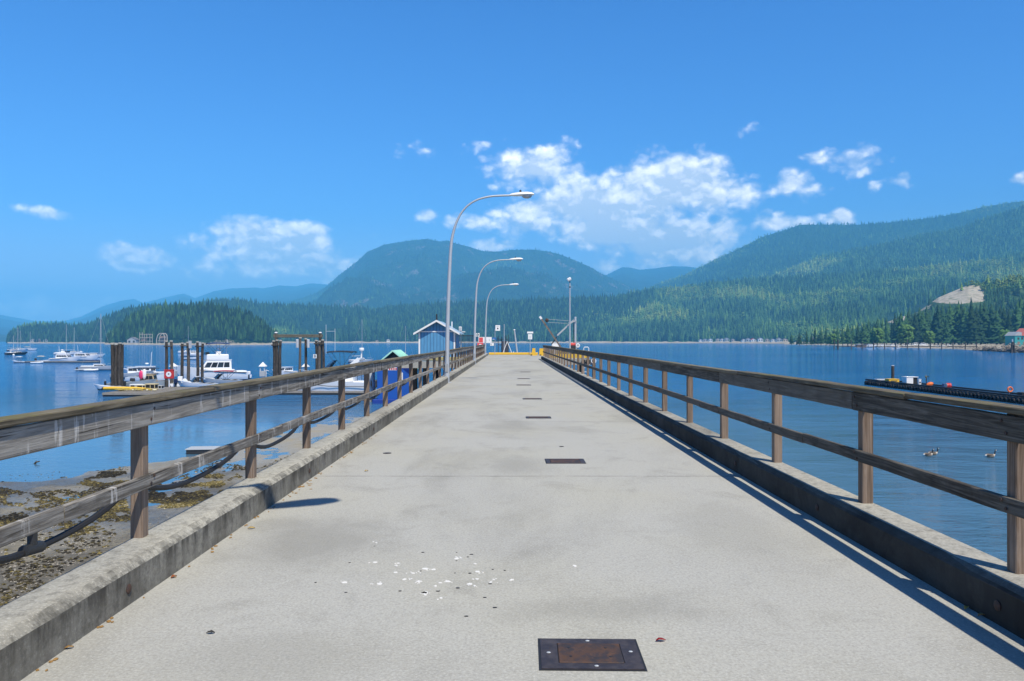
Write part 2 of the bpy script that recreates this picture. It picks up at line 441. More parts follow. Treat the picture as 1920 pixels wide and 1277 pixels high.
M_FAR = land_mat('far_slope', (.012,.030,.018), (.026,.056,.024), (.20,.165,.165), .012)
M_BLUE = land_mat('distant_range', (.014,.028,.022), (.02,.036,.026), (.06,.06,.06), .004)

def interp(pts, x):
    pts = sorted(pts); return np.interp(x, [p[0] for p in pts], [p[1] for p in pts])
class Hill:
    def __init__(s, sky, base, y1, px0, px1, tree=0, power=1.3, amp=0, nsc=.004, seed=0, back=.35, mid=None, edge=60):
        s.__dict__.update(locals())
    def dims(s, px):
        y0 = F*(EYE-SEA)/(interp(s.base, px)-CY); return y0
    def height(s, px, t):                 # t 0 shore .. 1 ridge .. 1+back
        y0 = s.dims(px); y1 = np.maximum(s.y1 if not callable(s.y1) else s.y1(px), y0*1.06)
        zr = EYE + (CY-interp(s.sky, px))/F*y1 - s.tree*.8
        tt = np.clip(t,0,1)
        z0 = SEA + .6
        z = z0 + (zr-z0)*tt**s.power
        Y = y0 + (y1-y0)*t
        X = (px-CX)/F*Y
        if s.amp:
            nz = fbm(X*s.nsc, Y*s.nsc*.7, 5, s.seed)-.5
            rg = 1-np.abs(2*fbm(X*s.nsc*.8+31, Y*s.nsc*.35, 4, s.seed+5)-1)
            env = np.sin(np.clip(tt,0,1)*PI)*(1-.55*tt**3)
            z = z + s.amp*env*(nz*.9 + (rg-.75)*.9)
        over = np.clip(t-1,0,9)
        z = z - over*(zr-z0)*1.1 - over*20
        return X, Y, z
    def mesh(s, name, mat, nu=220, nt=70):
        px = np.linspace(s.px0, s.px1, nu); t = np.concatenate([np.linspace(-.02,1,nt), np.linspace(1.02,1+s.back,10)])
        PX, T = np.meshgrid(px, t)
        X, Y, Z = s.height(PX, T); Z = np.where(T < 0, SEA-2.0, Z)
        V = np.stack([X,Y,Z],-1).reshape(-1,3); n = len(t); m = nu
        i, j = np.meshgrid(np.arange(n-1), np.arange(m-1), indexing='ij'); a = (i*m+j).ravel()
        o = np_mesh(name, V, np.stack([a,a+1,a+m+1,a+m],-1), mat, smooth=True); o['kind'] = 'structure'; return o

# --- tree templates (unit height)
def conifer(layers, n, seed, jit=.22, width=.17, trunk=True, base=.10):
    r = random.Random(seed); V = []; T = []
    for i in range(layers):
        f = i/max(1,layers-1); z0 = base + f*(.86-base)*1.0; z1 = min(1.0, z0 + (1.0-base)/layers*2.1)
        if i == layers-1: z1 = 1.0
        R = width*(1-f)**.82 + .018; b = len(V); V.append((r.uniform(-.01,.01), r.uniform(-.01,.01), z1)); ph = r.uniform(0,6.3)
        for k in range(n):
            a = ph + 2*PI*k/n; q = R*(1 if k%2==0 else .62)*(1+r.uniform(-jit,jit)); V.append((q*math.cos(a), q*math.sin(a), z0+r.uniform(-.03,.02)))
        for k in range(n): T.append((b, b+1+k, b+1+(k+1)%n))
    if trunk:
        b = len(V)
        for z,w in ((-.05,.018),(.4,.012)):
            for k in range(3): V.append((w*math.cos(2.1*k), w*math.sin(2.1*k), z))
        for k in range(3): T += [(b+k,b+(k+1)%3,b+3+(k+1)%3),(b+k,b+3+(k+1)%3,b+3+k)]
    return np.array(V), np.array(T)
def broadleaf(n, seed, cards=26):
    r = random.Random(seed); V = []; T = []
    for c in range(cards):
        a = r.uniform(0,6.3); h = r.uniform(.22,.98); R = .36*math.sqrt(max(.05,1-((h-.55)/.5)**2))*r.uniform(.55,1)
        c0 = Vector((R*math.cos(a), R*math.sin(a), h)); s_ = r.uniform(.12,.2); b = len(V)
        q = Matrix.Rotation(r.uniform(0,6),3,'Z') @ Matrix.Rotation(r.uniform(0,3),3,'X')
        for (u,v,w) in ((s_,0,0),(-s_*.5,s_*.8,0),(-s_*.5,-s_*.8,0),(0,0,s_*.9)): V.append(tuple(c0 + q @ Vector((u,v,w))))
        T += [(b,b+1,b+3),(b+1,b+2,b+3),(b+2,b,b+3),(b,b+2,b+1)]
    return np.array(V), np.array(T)
CON_HI = [conifer(9,10,s) for s in range(5)]
CON_MD = [conifer(5,8,s+20) for s in range(5)]
CON_LO = [conifer(3,5,s+40,trunk=False,base=.0,width=.2) for s in range(4)]
BRD_HI = [broadleaf(5,s+60,34) for s in range(4)]
BRD_LO = [broadleaf(5,s+80,9) for s in range(4)]

def plant(name, pos, hgt, tint, temps, mat=None, kinds=None):
    """ONE forest object: every tree of a far wood"""
    Vs, Ts, Cs = [], [], []; b = 0
    pick = RNG.integers(0, len(temps), len(pos)) if kinds is None else kinds
    rot = RNG.uniform(0, 6.28, len(pos)); wid = RNG.uniform(.8, 1.25, len(pos))
    for q, (TV, TT) in enumerate(temps):
        s = np.nonzero(pick == q)[0]
        if not len(s): continue
        c, sn = np.cos(rot[s])[:,None], np.sin(rot[s])[:,None]; h = hgt[s][:,None]; w = (hgt[s]*wid[s])[:,None]
        x = (TV[None,:,0]*c - TV[None,:,1]*sn)*w + pos[s,0][:,None]
        y = (TV[None,:,0]*sn + TV[None,:,1]*c)*w + pos[s,1][:,None]
        z = TV[None,:,2]*h + pos[s,2][:,None]
        V = np.stack([x,y,z],-1).reshape(-1,3)
        T = (TT[None] + (np.arange(len(s))*len(TV))[:,None,None]).reshape(-1,3) + b
        Vs.append(V); Ts.append(T); Cs.append(np.repeat(tint[s], len(TV))); b += len(V)
    o = np_mesh(name, np.concatenate(Vs), np.concatenate(Ts), mat or M_FOREST, np.concatenate(Cs)); o['kind'] = 'stuff'; return o

def inside(poly, px, py):
    r = np.zeros(px.shape, bool); n = len(poly)
    for i in range(n):
        (x0,y0),(x1,y1) = poly[i], poly[(i+1)%n]
        c = ((y0>py)!=(y1>py)) & (px < (x1-x0)*(py-y0)/((y1-y0) if y1!=y0 else 1e-9)+x0); r ^= c
    return r
def project(X, Y, Z): return CX+F*X/Y, CY-F*(Z-EYE)/Y
SCAR = [(1738,566),(1762,556),(1790,544),(1815,536),(1838,535),(1846,548),(1846,566),(1815,568),(1790,570)]
SCAR2 = [(1652,602),(1672,588),(1700,592),(1712,600),(1690,610)]
SCAR3 = [(1690,588),(1712,576),(1740,570),(1746,577),(1718,586)]
YELLOW = [(555,612),(575,600),(620,596),(655,598),(650,610),(610,616),(580,618)]

def woods(hill, name, count, hmin, hmax, temps, brd=None, patch=(.004,.56), tmax=1.06, bias=0.0, clear=(), tpow=1.0, tmin=.01, bleach=0.0):
    px = RNG.uniform(hill.px0, hill.px1, count); t = tmin + (tmax-tmin)*RNG.uniform(0,1,count)**tpow
    X, Y, Z = hill.height(px, t)
    h = RNG.uniform(hmin, hmax, count)*np.clip(RNG.lognormal(-.08,.26,count),.45,1.45)
    pt = fbm(X*patch[0], Y*patch[0], 4, 77+int(hill.seed))
    tint = .22 + RNG.normal(0,.16,count) + np.clip((pt-patch[1])*3.2,-.1,.5) + bias
    keep = np.ones(count, bool)
    tx, ty = project(X,Y,Z+h); bx, by = project(X,Y,Z)
    for poly in clear:
        for f in (0,.4,.8,1): keep &= (RNG.uniform(0,1,count)<.13) |  ~inside(poly, tx*f+bx*(1-f), ty*f+by*(1-f))
    isb = (pt > patch[1]+.03) & (RNG.uniform(0,1,count) < .75) if brd else np.zeros(count,bool)
    tint = np.where(isb, tint+.12, tint)
    h = np.where(isb, h*.62, h)
    allt = temps + (brd or [])
    kinds = np.where(isb, len(temps)+RNG.integers(0,max(1,len(brd or [1])),count), RNG.integers(0,len(temps),count))
    return plant(name, np.stack([X,Y,Z-h*.04],-1)[keep], h[keep], np.clip(tint,0,1)[keep], allt, kinds=kinds[keep])

# far blue ranges
SKY_A = [(-260,560),(-60,575),(0,590),(66,602),(120,602),(153,593),(190,575),(226,564),(252,560),(268,568),(303,559),(345,550),(365,559),(401,546),(430,541),(481,539),(492,541),(525,535),(554,537),(583,531),(609,533),(700,545),(760,600)]
Hill(SKY_A, [(-400,640.4),(800,640.4)], 15500, -300, 760, power=1.0, amp=150, nsc=.0007, seed=3).mesh('far_hills', M_BLUE, 240, 40)
SKY_B = [(1080,560),(1110,530),(1142,513),(1167,501),(1183,502),(1200,506),(1229,503),(1258,499),(1290,500),(1330,505),(1400,530),(1500,560)]
Hill(SKY_B, [(0,640.6),(2000,640.6)], 13000, 1080, 1500, power=1.0, amp=150, nsc=.0009, seed=5).mesh('gap_hills', M_BLUE, 160, 40)
Hill([(-300,612),(-60,622),(0,626),(10,628),(18,634),(26,641)], [(-400,640.9),(100,640.9)], 5200, -300, 26, power=1.0, amp=20, nsc=.002, seed=6).mesh('cape_hills', M_FAR, 60, 20)
# the big mountain
SKY_C = [(380,610),(470,580),(530,566),(560,559),(590,549),(610,537),(640,511),(665,492),(690,470),(720,457),(750,452),(775,448.5),(800,446),(825,451),(840,449),(856,455),(880,461),(905,469),(930,470),(960,467),(1000,466),(1030,470),(1055,477),(1080,487),(1105,498),(1125,510),(1150,522),(1180,535),(1210,547),(1250,562),(1330,590)]
HC = Hill(SKY_C, [(0,641.3),(2000,641.3)], 8200, 380, 1330, tree=14, power=1.45, amp=430, nsc=.0016, seed=9); HC.mesh('mountain', M_FAR, 320, 110)
woods(HC, 'mountain_forest', 17000, 14, 22, CON_LO, patch=(.0012,.60), bias=-.06, tmin=.3, tpow=.8)
# right-hand slopes : far ridge, spur, lower forest
SKY_I = [(1130,575),(1180,556),(1210,541),(1245,526),(1290,510),(1340,484),(1380,466),(1430,441),(1480,426),(1500,419),(1560,418),(1600,419),(1660,415),(1690,412),(1720,409),(1760,404),(1800,396),(1840,386),(1880,379),(1920,374),(2000,360),(2200,350)]
HI = Hill(SKY_I, [(0,641.8),(3000,641.8)], 6600, 1130, 2150, tree=18, power=1.5, amp=260, nsc=.0018, seed=13); HI.mesh('ridge_hills', M_LAND, 240, 80)
woods(HI, 'ridge_forest', 30000, 20, 28, CON_LO, BRD_LO, patch=(.0012,.57), tmin=.25)
SKY_H = [(1240,590),(1300,560),(1380,540),(1440,518),(1490,497),(1545,477),(1600,466),(1680,450),(1750,434),(1800,426),(1850,407),(1900,391),(1960,372),(2200,345)]
HH = Hill(SKY_H, [(0,642.1),(3000,642.1)], 4700, 1250, 2150, tree=18, power=1.5, amp=230, nsc=.0026, seed=21); HH.mesh('spur_hills', M_LAND, 240, 80)
woods(HH, 'spur_forest', 32000, 20, 28, CON_LO, BRD_LO, patch=(.0018,.53), bias=.09, tmin=.3)
SKY_G = [(1000,606),(1060,588),(1120,566),(1180,549),(1240,540),(1300,533),(1400,523),(1500,517),(1600,511),(1700,502),(1800,491),(1850,484),(1920,474),(2150,450)]
HG = Hill(SKY_G, [(0,642.6),(1300,642.7),(1480,643.6),(1600,644.6),(3000,645.2)], 3500, 1000, 2120, tree=20, power=1.35, amp=90, nsc=.0035, seed=31); HG.mesh('slope_hills', M_LAND, 240, 80)
woods(HG, 'slope_forest', 36000, 20, 30, CON_MD, BRD_LO, patch=(.0024,.525), bias=.10, clear=(SCAR,SCAR2,SCAR3))
# middle band behind the far shore
SKY_D = [(330,585),(365,571),(400,563),(440,562),(480,568),(520,572),(580,573),(640,576),(700,579),(740,574),(800,570),(900,567),(1000,562),(1060,560),(1120,557),(1180,556),(1260,575),(1340,605)]
HD = Hill(SKY_D, [(0,642.6),(3000,642.7)], 3300, 330, 1340, tree=18, power=1.3, amp=45, nsc=.004, seed=41); HD.mesh('shore_hills', M_LAND, 240, 70)
woods(HD, 'shore_forest', 34000, 18, 29, CON_MD, BRD_LO, patch=(.0026,.57), clear=(YELLOW,))
# headland on the left
SKY_E = [(12,641),(16,634),(24,622),(45,612),(75,608),(110,607),(130,611),(160,609),(190,600),(215,588),(240,578),(270,574),(300,571),(340,572),(380,575),(440,600),(480,640)]
HE = Hill(SKY_E, [(-100,643),(600,643.4)], 2500, 14, 480, tree=17, power=.9, amp=10, nsc=.006, seed=51); HE.mesh('headland_hills', M_LAND, 140, 40)
woods(HE, 'headland_forest', 9000, 15, 24, CON_MD, patch=(.004,.62), bias=-.08)
# wooded islet
SKY_F = [(200,643),(206,634),(224,611),(245,593),(270,583),(300,577),(330,574),(380,573),(420,577),(450,585),(480,598),(500,612),(514,634),(522,644)]
HF = Hill(SKY_F, [(-100,645.2),(600,646)], 1500, 200, 522, tree=15, power=.75, amp=6, nsc=.01, seed=61); HF.mesh('island_hills', M_LAND, 120, 40)
woods(HF, 'island_forest', 5200, 11, 22, CON_HI, BRD_LO, patch=(.011,.60), bias=-.03, tmin=.06)
# bench with the near wood and the gravel pit
SKY_K = [(1560,640),(1600,632),(1640,612),(1680,596),(1720,584),(1760,556),(1815,533),(1850,531),(1920,520),(2100,500)]
HK = Hill(SKY_K, [(0,646),(3000,647.5)], 1500, 1560, 2100, tree=2, power=1.5, amp=8, nsc=.008, seed=71, back=.5)
def bench():
    k = NT('gravel_bench'); p = k.pos()
    a = k.new('ShaderNodeAttribute'); a.attribute_name = 'tint'
    gv = k.noise(p,.09,7,.7); hv = k.noise(k.mapv(p,(1,1,.25)),.12,5,.6); f = k.noise(p,.05,5,.6)
    c = k.mix(k.step(gv,.4,.6), (.29,.255,.19), (.40,.36,.285)); c = k.mix(k.math('MULTIPLY',k.step(hv,.56,.66),.7), c, (.12,.14,.06))
    g = k.mix(k.step(f,.4,.6), (.020,.050,.018), (.06,.10,.03))
    e = k.step(k.math('ADD', a.outputs['Fac'], k.math('MULTIPLY', k.math('SUBTRACT', gv, .5), 1.5)), .42, .58)
    o = HK.mesh('bench_hills', k.out(k.mix(e, g, c),.95,spec=.1), 320, 140)
    co = np.empty(len(o.data.vertices)*3, np.float32); o.data.vertices.foreach_get('co', co); co = co.reshape(-1,3)
    px, py = project(co[:,0],co[:,1],co[:,2]); m = sum((inside(q,px+RNG.normal(0,6),py+RNG.normal(0,2.6)) for q in (SCAR,SCAR2,SCAR3) for _ in range(14)))/14.0
    at_ = o.data.attributes.new('tint','FLOAT','POINT'); at_.data.foreach_set('value', m.astype(np.float32))
bench()
woods(HK, 'bench_forest', 5200, 9, 17, CON_MD, BRD_HI, patch=(.006,.53), clear=(SCAR,SCAR2,SCAR3), bias=.05, tmin=.02)
# ================================================================ materials for the pier
def concrete(name, base, dark, stain=.5, joints=0.0, streak=False, grime_shade=False):
    k = NT(name); p = k.pos(); X, Y, Z = k.sep(p)
    grit = k.noise(p, 62, 4, .75); fine = k.noise(p, 22, 5, .7); mid = k.noise(k.mapv(p,(1,.8,1)), 1.7, 6, .66, .4); big = k.noise(k.mapv(p,(.5,.22,1)), .9, 5, .62, .6)
    warm = k.noise(p, .35, 3, .5)
    c = k.mix(k.math('MULTIPLY', k.step(warm,.4,.65), .5), base, tuple(b*w for b,w in zip(base,(1.03,1.0,.88))))
    c = k.mix(k.math('MULTIPLY', k.step(big,.46,.70), stain*.75), c, dark)
    c = k.mix(k.math('MULTIPLY', k.step(mid,.50,.74), stain*.62), c, dark)
    c = k.mix(k.math('MULTIPLY', k.step(fine,.45,.68), .24), c, dark)
    c = k.mix(k.math('MULTIPLY', k.step(grit,.50,.62), .46), c, tuple(x*.6 for x in base))
    c = k.mix(k.math('MULTIPLY', k.step(grit,.47,.36), .55), c, tuple(min(1,x*1.35) for x in base))
    if joints:
        for (sx_, sy_, rx_, ry_, a_) in ((-1.55,6.2,.75,1.1,.5),(.1,9.9,.5,1.0,.4),(.45,4.6,.7,.28,.3),(.0,14.5,.6,1.4,.35),(-1.2,3.9,.8,.5,.3),(1.9,6.5,.6,1.6,.25)):
            dx = k.math('DIVIDE', k.math('SUBTRACT', X, sx_), rx_); dy = k.math('DIVIDE', k.math('SUBTRACT', Y, sy_), ry_)
            rr = k.math('SQRT', k.math('ADD', k.math('MULTIPLY',dx,dx), k.math('MULTIPLY',dy,dy))); rr = k.math('ADD', rr, k.math('MULTIPLY', k.math('SUBTRACT', mid, .5), 2.4))
            c = k.mix(k.math('MULTIPLY', k.step(rr, 1.1, .2), a_), c, dark)
        q = k.math('ABSOLUTE', k.math('SUBTRACT', k.math('FRACT', k.math('DIVIDE', k.math('ADD', Y, k.math('MULTIPLY', mid, .05)), joints)), .5))
        ln = k.step(q, .0034, .0006); br = k.step(k.noise(p,1.2,4,.6), .36, .52)
        c = k.mix(k.math('MULTIPLY', k.math('MULTIPLY', ln, br), .8), c, tuple(x*.4 for x in dark))
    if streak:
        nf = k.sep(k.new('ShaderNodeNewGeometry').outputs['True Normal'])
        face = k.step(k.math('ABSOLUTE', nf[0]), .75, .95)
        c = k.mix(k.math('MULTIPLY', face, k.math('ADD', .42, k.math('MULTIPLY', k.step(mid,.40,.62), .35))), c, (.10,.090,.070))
        if grime_shade: c = k.mix(k.math('MULTIPLY', k.step(nf[2], .93, .80), k.math('ADD', .80, k.math('MULTIPLY', k.step(mid,.40,.62), .16))), c, (.022,.019,.016))  # near-black stain plus shade painted into the faces not turned upward
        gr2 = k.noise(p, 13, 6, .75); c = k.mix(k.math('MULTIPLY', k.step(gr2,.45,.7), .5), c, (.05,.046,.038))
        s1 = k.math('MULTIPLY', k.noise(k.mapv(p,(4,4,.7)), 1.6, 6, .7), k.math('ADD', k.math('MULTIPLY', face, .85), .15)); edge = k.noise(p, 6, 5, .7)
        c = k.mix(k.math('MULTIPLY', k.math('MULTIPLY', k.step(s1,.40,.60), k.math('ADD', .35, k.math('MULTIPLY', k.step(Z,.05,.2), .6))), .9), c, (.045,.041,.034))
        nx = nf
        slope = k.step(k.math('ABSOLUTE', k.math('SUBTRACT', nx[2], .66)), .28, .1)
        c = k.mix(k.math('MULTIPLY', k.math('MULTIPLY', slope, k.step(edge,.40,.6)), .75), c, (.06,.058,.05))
    return k.out(c, .92, k.bump(k.math('ADD', k.math('MULTIPLY',grit,.8), k.math('MULTIPLY',fine,.35)), .25, .003), spec=.25)
M_DECK = concrete('deck_concrete', (.385,.380,.345), (.205,.20,.175), .72, joints=6.1)
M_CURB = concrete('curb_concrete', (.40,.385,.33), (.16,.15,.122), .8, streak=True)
M_CURBD = concrete('curb_stained_shaded', (.36,.345,.295), (.10,.09,.075), .85, streak=True, grime_shade=True)  # open-water kerb: dark staining with its shaded side put into the colour
M_PILE_C = concrete('pile_concrete', (.30,.29,.26), (.12,.115,.10), .8)
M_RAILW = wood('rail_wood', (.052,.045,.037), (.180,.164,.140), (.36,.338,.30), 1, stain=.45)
def add_streaks(m):
    k = NT.__new__(NT); k.m = m; k.t = m.node_tree; k.n = k.t.nodes; k.l = k.t.links; k.b = k.n['Principled BSDF']
    src = k.b.inputs['Base Color'].links[0].from_socket; p = k.pos()
    a = k.noise(k.mapv(p,(2,7,1.1)), 1.0, 3, .55); b = k.noise(k.mapv(p,(3,30,5)), 1.2, 4, .7); q = k.noise(p, .7, 2, .5)
    f = k.math('MULTIPLY', k.math('MULTIPLY', k.step(a,.565,.63), k.step(b,.45,.57)), k.step(q,.36,.50))
    cr = k.noise(k.mapv(p,(3,.5,26)), 1.0, 5, .6, .6); c2 = k.mix(k.math('MULTIPLY', k.step(cr,.60,.64), .8), src, (.03,.025,.02))
    k.l.new(k.mix(k.math('MULTIPLY', f, .75), c2, (.55,.53,.49)), k.b.inputs['Base Color'])
add_streaks(M_RAILW)
M_CAPW = wood('cap_wood', (.055,.045,.030), (.125,.105,.070), (.22,.19,.135), 1, moss=.9, stain=.5)
M_POSTW = wood('post_wood', (.105,.072,.050), (.190,.138,.100), (.28,.215,.165), 2, stain=.25)
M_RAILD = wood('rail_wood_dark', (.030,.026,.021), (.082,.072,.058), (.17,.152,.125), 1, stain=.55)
M_GALV = paint('galvanized', (.50,.53,.55), .45, .12, 5, .35, .15)
M_WHITE = paint('white_paint', (.80,.80,.78), .35, .05, 4, 0, .12)
M_GEL = paint('white_gelcoat', (.84,.84,.82), .22, .04, 1.5, 0, .06)
M_BLACK = paint('black_rubber', (.018,.018,.020), .6, .2, 6, 0, .1)
M_DKMET = paint('dark_metal', (.035,.038,.042), .5, .2, 6, .2, .2)
M_YELLOW = paint('yellow_paint', (.78,.47,.035), .55, .14, 4, 0, .25)
M_RED = paint('red_paint', (.55,.035,.03), .45, .15, 4, 0, .15)
M_ORANGE = paint('orange_paint', (.75,.16,.02), .5, .12, 4, 0, .15)
M_GREY = paint('grey_paint', (.42,.44,.45), .5, .1, 3, 0, .2)
M_BLUEC = paint('blue_canvas', (.02,.05,.14), .8, .15, 5, 0, .1)
M_ROYAL = paint('royal_blue_paint', (.012,.095,.42), .4, .10, 1.2, 0, .10)
M_HUT0 = paint('hut_blue_paint', (.10,.29,.52), .6, .12, 2, 0, .15)
M_MINT = paint('mint_metal', (.42,.74,.60), .4, .06, 2, 0, .1)
M_TAN = paint('tan_canvas', (.62,.55,.40), .75, .1, 3, 0, .2)
M_MAROON = paint('maroon_canvas', (.30,.045,.07), .8, .12, 4, 0, .15)
M_GLASS = NT('dark_glass'); M_GLASS = M_GLASS.out((.02,.025,.03), .08, None, None, .6)
M_ALU = paint('aluminium', (.50,.53,.54), .35, .1, 3, .55, .15)
M_NAVY = paint('navy_cowl', (.012,.022,.075), .3, .1, 3, 0, .05)
M_TEAL = paint('teal_siding', (.03,.30,.30), .6, .1, 1, 0, .15)
M_PILEW = wood('pile_wood', (.012,.010,.008), (.045,.037,.030), (.20,.175,.145), 2, stain=.6, obj=True)
M_PLANKF = wood('float_wood', (.10,.09,.075), (.21,.19,.16), (.33,.30,.26), 0, stain=.4)
k = NT('rusty_steel'); p = k.pos(True); a = k.noise(p, 9, 6, .7); b = k.noise(k.mapv(p,(1,1,.3)), 14, 5, .7)
c = k.mix(k.step(a,.4,.62), (.085,.045,.028), (.035,.030,.034)); c = k.mix(k.math('MULTIPLY',k.step(b,.5,.7),.6), c, (.16,.075,.035))
M_RUST = k.out(c, .75, k.bump(b,.3,.004), .2)
k = NT('plate_steel'); p = k.pos(True); a = k.noise(p, 12, 6, .7)
M_PLATE = k.out(k.mix(k.step(a,.35,.7), (.035,.030,.036), (.075,.062,.062)), .6, k.bump(a,.25,.003), .25)

# ================================================================ pier
XL, XR = -2.30, 2.75                    # kerb faces
Y0, Y1 = -9.0, 87.0
pier = thing('pier', 'long pale concrete pier running straight out over the water between two wooden railings', 'pier', (0,0,0))
def jit_strip(mb, x0, x1, ya, yb, z): pass
MB().box(-2.62, 3.05, Y0, 58.9, -.45, 0).build('deck', M_DECK, pier)
MB().prism([(-8.2,58.9),(7.05,58.9+8.1),(7.05,67.0),(4.9,87.4),(-8.2,87.4)][:0] or [(-8.2,58.9),(3.05,58.9),(3.05,66.6),(7.1,66.6),(5.0,87.6),(-8.2,87.6)], -.5, 0, 'z').build('wharf_head', M_DECK, pier)
def kerb(side):
    # cast in ~6.1 m lengths with a small open joint and a worn chamfer
    n = 0; y = Y0
    xi = XL if side < 0 else XR; s = side
    yend = 84.0 if side < 0 else 67.0
    lens = []
    while y < yend - .5:
        L = min(6.1, yend-y); a, b = y+.006, y+L-.006; m = MB(); steps = max(2, int(L/.35)) if y < 25 else 3
        vs = []; prof_n = 0
        for i in range(steps+1):
            yy = a+(b-a)*i/steps; w = lambda q: (random.random()-.5)*q*(.45 if y < 25 else .2)
            prof = [(0,-.02),(0+w(.003),.20+w(.008)),(.018,.217+w(.008)),(.055+w(.008),.242+w(.003)),(.09,.246),(.285,.246),(.30,.235),(.30,-.45)]
            prof_n = len(prof)
            vs += [(xi+s*u, yy, z) for u,z in prof]
        fs = []
        for i in range(steps):
            for j in range(prof_n-1):
                q = (i*prof_n+j, i*prof_n+j+1, (i+1)*prof_n+j+1, (i+1)*prof_n+j); fs.append(q)
        fs.append(tuple(range(prof_n))); fs.append(tuple(steps*prof_n+j for j in range(prof_n)))
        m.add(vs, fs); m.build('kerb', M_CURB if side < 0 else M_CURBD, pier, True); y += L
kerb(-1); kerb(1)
for yy in range(-6, 60, 12):
    for xx in (-1.9, 2.3):
        MB().tube([(xx,yy,-8),(xx,yy,-.45)], .28, 12).build('pile', M_PILE_C, pier, True)
for xx in (-7.4,-2.0,2.4,6.4):
    for yy in (60.2, 68.2, 78):
        if xx > 6 and yy < 62: continue
        if xx > 5 and yy > 70: xx = 5.2
        if xx > 3 and yy < 67: continue
        MB().tube([(xx,yy,-8),(xx,yy,-.5)], .26, 12).build('pile', M_PILEW, pier, True)
# inset bolts in the kerb faces
for yb in (2.83,4.67,8.9,13.1): MB().lathe([(.0,0),(.028,0),(.03,.008),(.02,.014)],12).build('kerb_bolt', M_RUST, pier, True, (XL-.004,yb,.10)).rotation_euler=(0,PI/2,0)
for yb in (4.35,6.9,9.4): MB().lathe([(.0,0),(.028,0),(.03,.008),(.02,.014)],12).build('kerb_bolt', M_RUST, pier, True, (XR,yb,.11)).rotation_euler=(0,-PI/2,0)
# yellow kerb across the far end
yk = thing('yellow_kerb', 'low yellow painted kerb across the far end of the pier', 'kerb', (-1,86.5,0))
MB().cbox(-1.3,4.2,-.15,.15,.012,.26,.03).build('kerb_beam', M_YELLOW, yk)
for i in range(4): MB().cbox(-1.1+i*1.6,-.9+i*1.6,-.13,.13,0,.05,.01).build('spacer_block', M_YELLOW, yk)
yk2 = thing('yellow_kerb', 'yellow painted kerb timber along the open side of the wharf beyond the railing', 'kerb', (7.0,67.2,0))
m = MB(); m.bar((-.25,.25,.3),(-2.25,19.6,.3),.32,.42); m.build('kerb_beam', M_YELLOW, yk2)
m = MB(); m.bar((-3.6,-.42,.26),(-.1,-.42,.26),.3,.34); m.build('kerb_beam', M_YELLOW, yk2)
yk3 = thing('timber_kerb', 'weathered yellowish kerb timber at the edge of the blue hut platform', 'kerb', (-5.4,59.1,0))
MB().cbox(-2.6,2.6,-.15,.15,.06,.34,.03).build('kerb_beam', paint('old_yellow',(.42,.36,.16),.7,.2,4,0,.4), yk3)
for i in (-2,0,2): MB().cbox(i-.2,i+.2,-.14,.14,0,.06,.01).build('spacer_block', M_PLANKF, yk3)

# ---------------------------------------------------------------- railings
def board(x0,x1,ya,yb,z0,z1,mat,name,parent,near):
    """sawn board: slightly bowed, edges worn"""
    n = 10 if near else 2
    m = MB(); vs = []; c = .006
    bow = random.uniform(-.004,.004); tw = random.uniform(-.004,.004)
    for i in range(n+1):
        f = i/n; y = ya+(yb-ya)*f; d = bow*4*f*(1-f)+tw*(f-.5); w = (lambda: random.uniform(-.0025,.0025)) if near else (lambda: 0)
        P = [(x0+c,z0),(x1-c,z0),(x1,z0+c),(x1,z1-c),(x1-c,z1),(x0+c,z1),(x0,z1-c),(x0,z0+c)]
        vs += [(px+w(), y, pz+d+w()) for px,pz in P]
    fs = [tuple(range(8)), tuple(n*8+j for j in range(8))]
    for i in range(n):
        for j in range(8): fs.append((i*8+j, i*8+(j+1)%8, (i+1)*8+(j+1)%8, (i+1)*8+j))
    m.add(vs, fs); return m.build(name, mat, parent)
def railing(side, posts, yend, label):
    r = thing('wooden_railing', label, 'railing', (0,0,0))
    s = side
    xin, xpost0, xpost1 = (2.468,2.51,2.60) if s < 0 else (2.895,2.935,3.024)
    for i, y in enumerate(posts):
        a, b = sorted((s*xpost0, s*xpost1)); z1 = 1.175
        m = MB(); m.cbox(a+random.uniform(-.004,.004), b+random.uniform(-.004,.004), y, y+.089, .236, z1, .006)
        o = m.build('post', M_POSTW, r)
        if i < 6:
            xf = s*xin - s*.004
            for zz in (1.06,1.13,.62,.665):
                yb = y+.022+.045*(zz>1.1 or zz==.665)
                MB().tube([(xf, yb, zz),(xf-s*.004, yb, zz)], .011, 8).build('bolt', M_RUST, r)
    def run(kind, x0, x1, z0, z1, mat, start, L, gap=.006):
        y = start; k = 0
        while y < yend-.3:
            b = min(y+L, yend); dz = random.uniform(-.004,.004); dx = random.uniform(-.003,.003)
            a_, b_ = sorted((s*x0+dx, s*x1+dx))
            board(a_, b_, y+gap, b-gap, z0+dz, z1+dz, mat, kind, r, y < 18); y = b
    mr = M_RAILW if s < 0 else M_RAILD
    st = posts[0]
    run('top_rail', xin, xpost0-.002, 1.018, 1.170, mr, st-2.0, 4.14)
    run('mid_rail', xin, xpost0-.002, .590, .682, mr, st-.9, 4.14)
    run('cap_rail', xin-.022, xpost1-.015, 1.175, 1.213, M_CAPW, st-2.9, 4.14)
    return r
PL = [1.05,3.15,5.30,7.6,9.7] + [11.75+2.07*i for i in range(35)]
PL = [y for y in PL if y < 79]
PR = [.25,2.4,4.48,6.42,8.57,10.68,12.72] + [14.8+2.07*i for i in range(30)]
PR = [y for y in PR if y < 66.6]
railing(-1, PL, 79.2, 'weathered grey brown wooden railing on the harbour side of the pier beside the lamp posts')
railing(1, PR, 66.8, 'dark weathered wooden railing casting its shadow across the deck on the open water side')

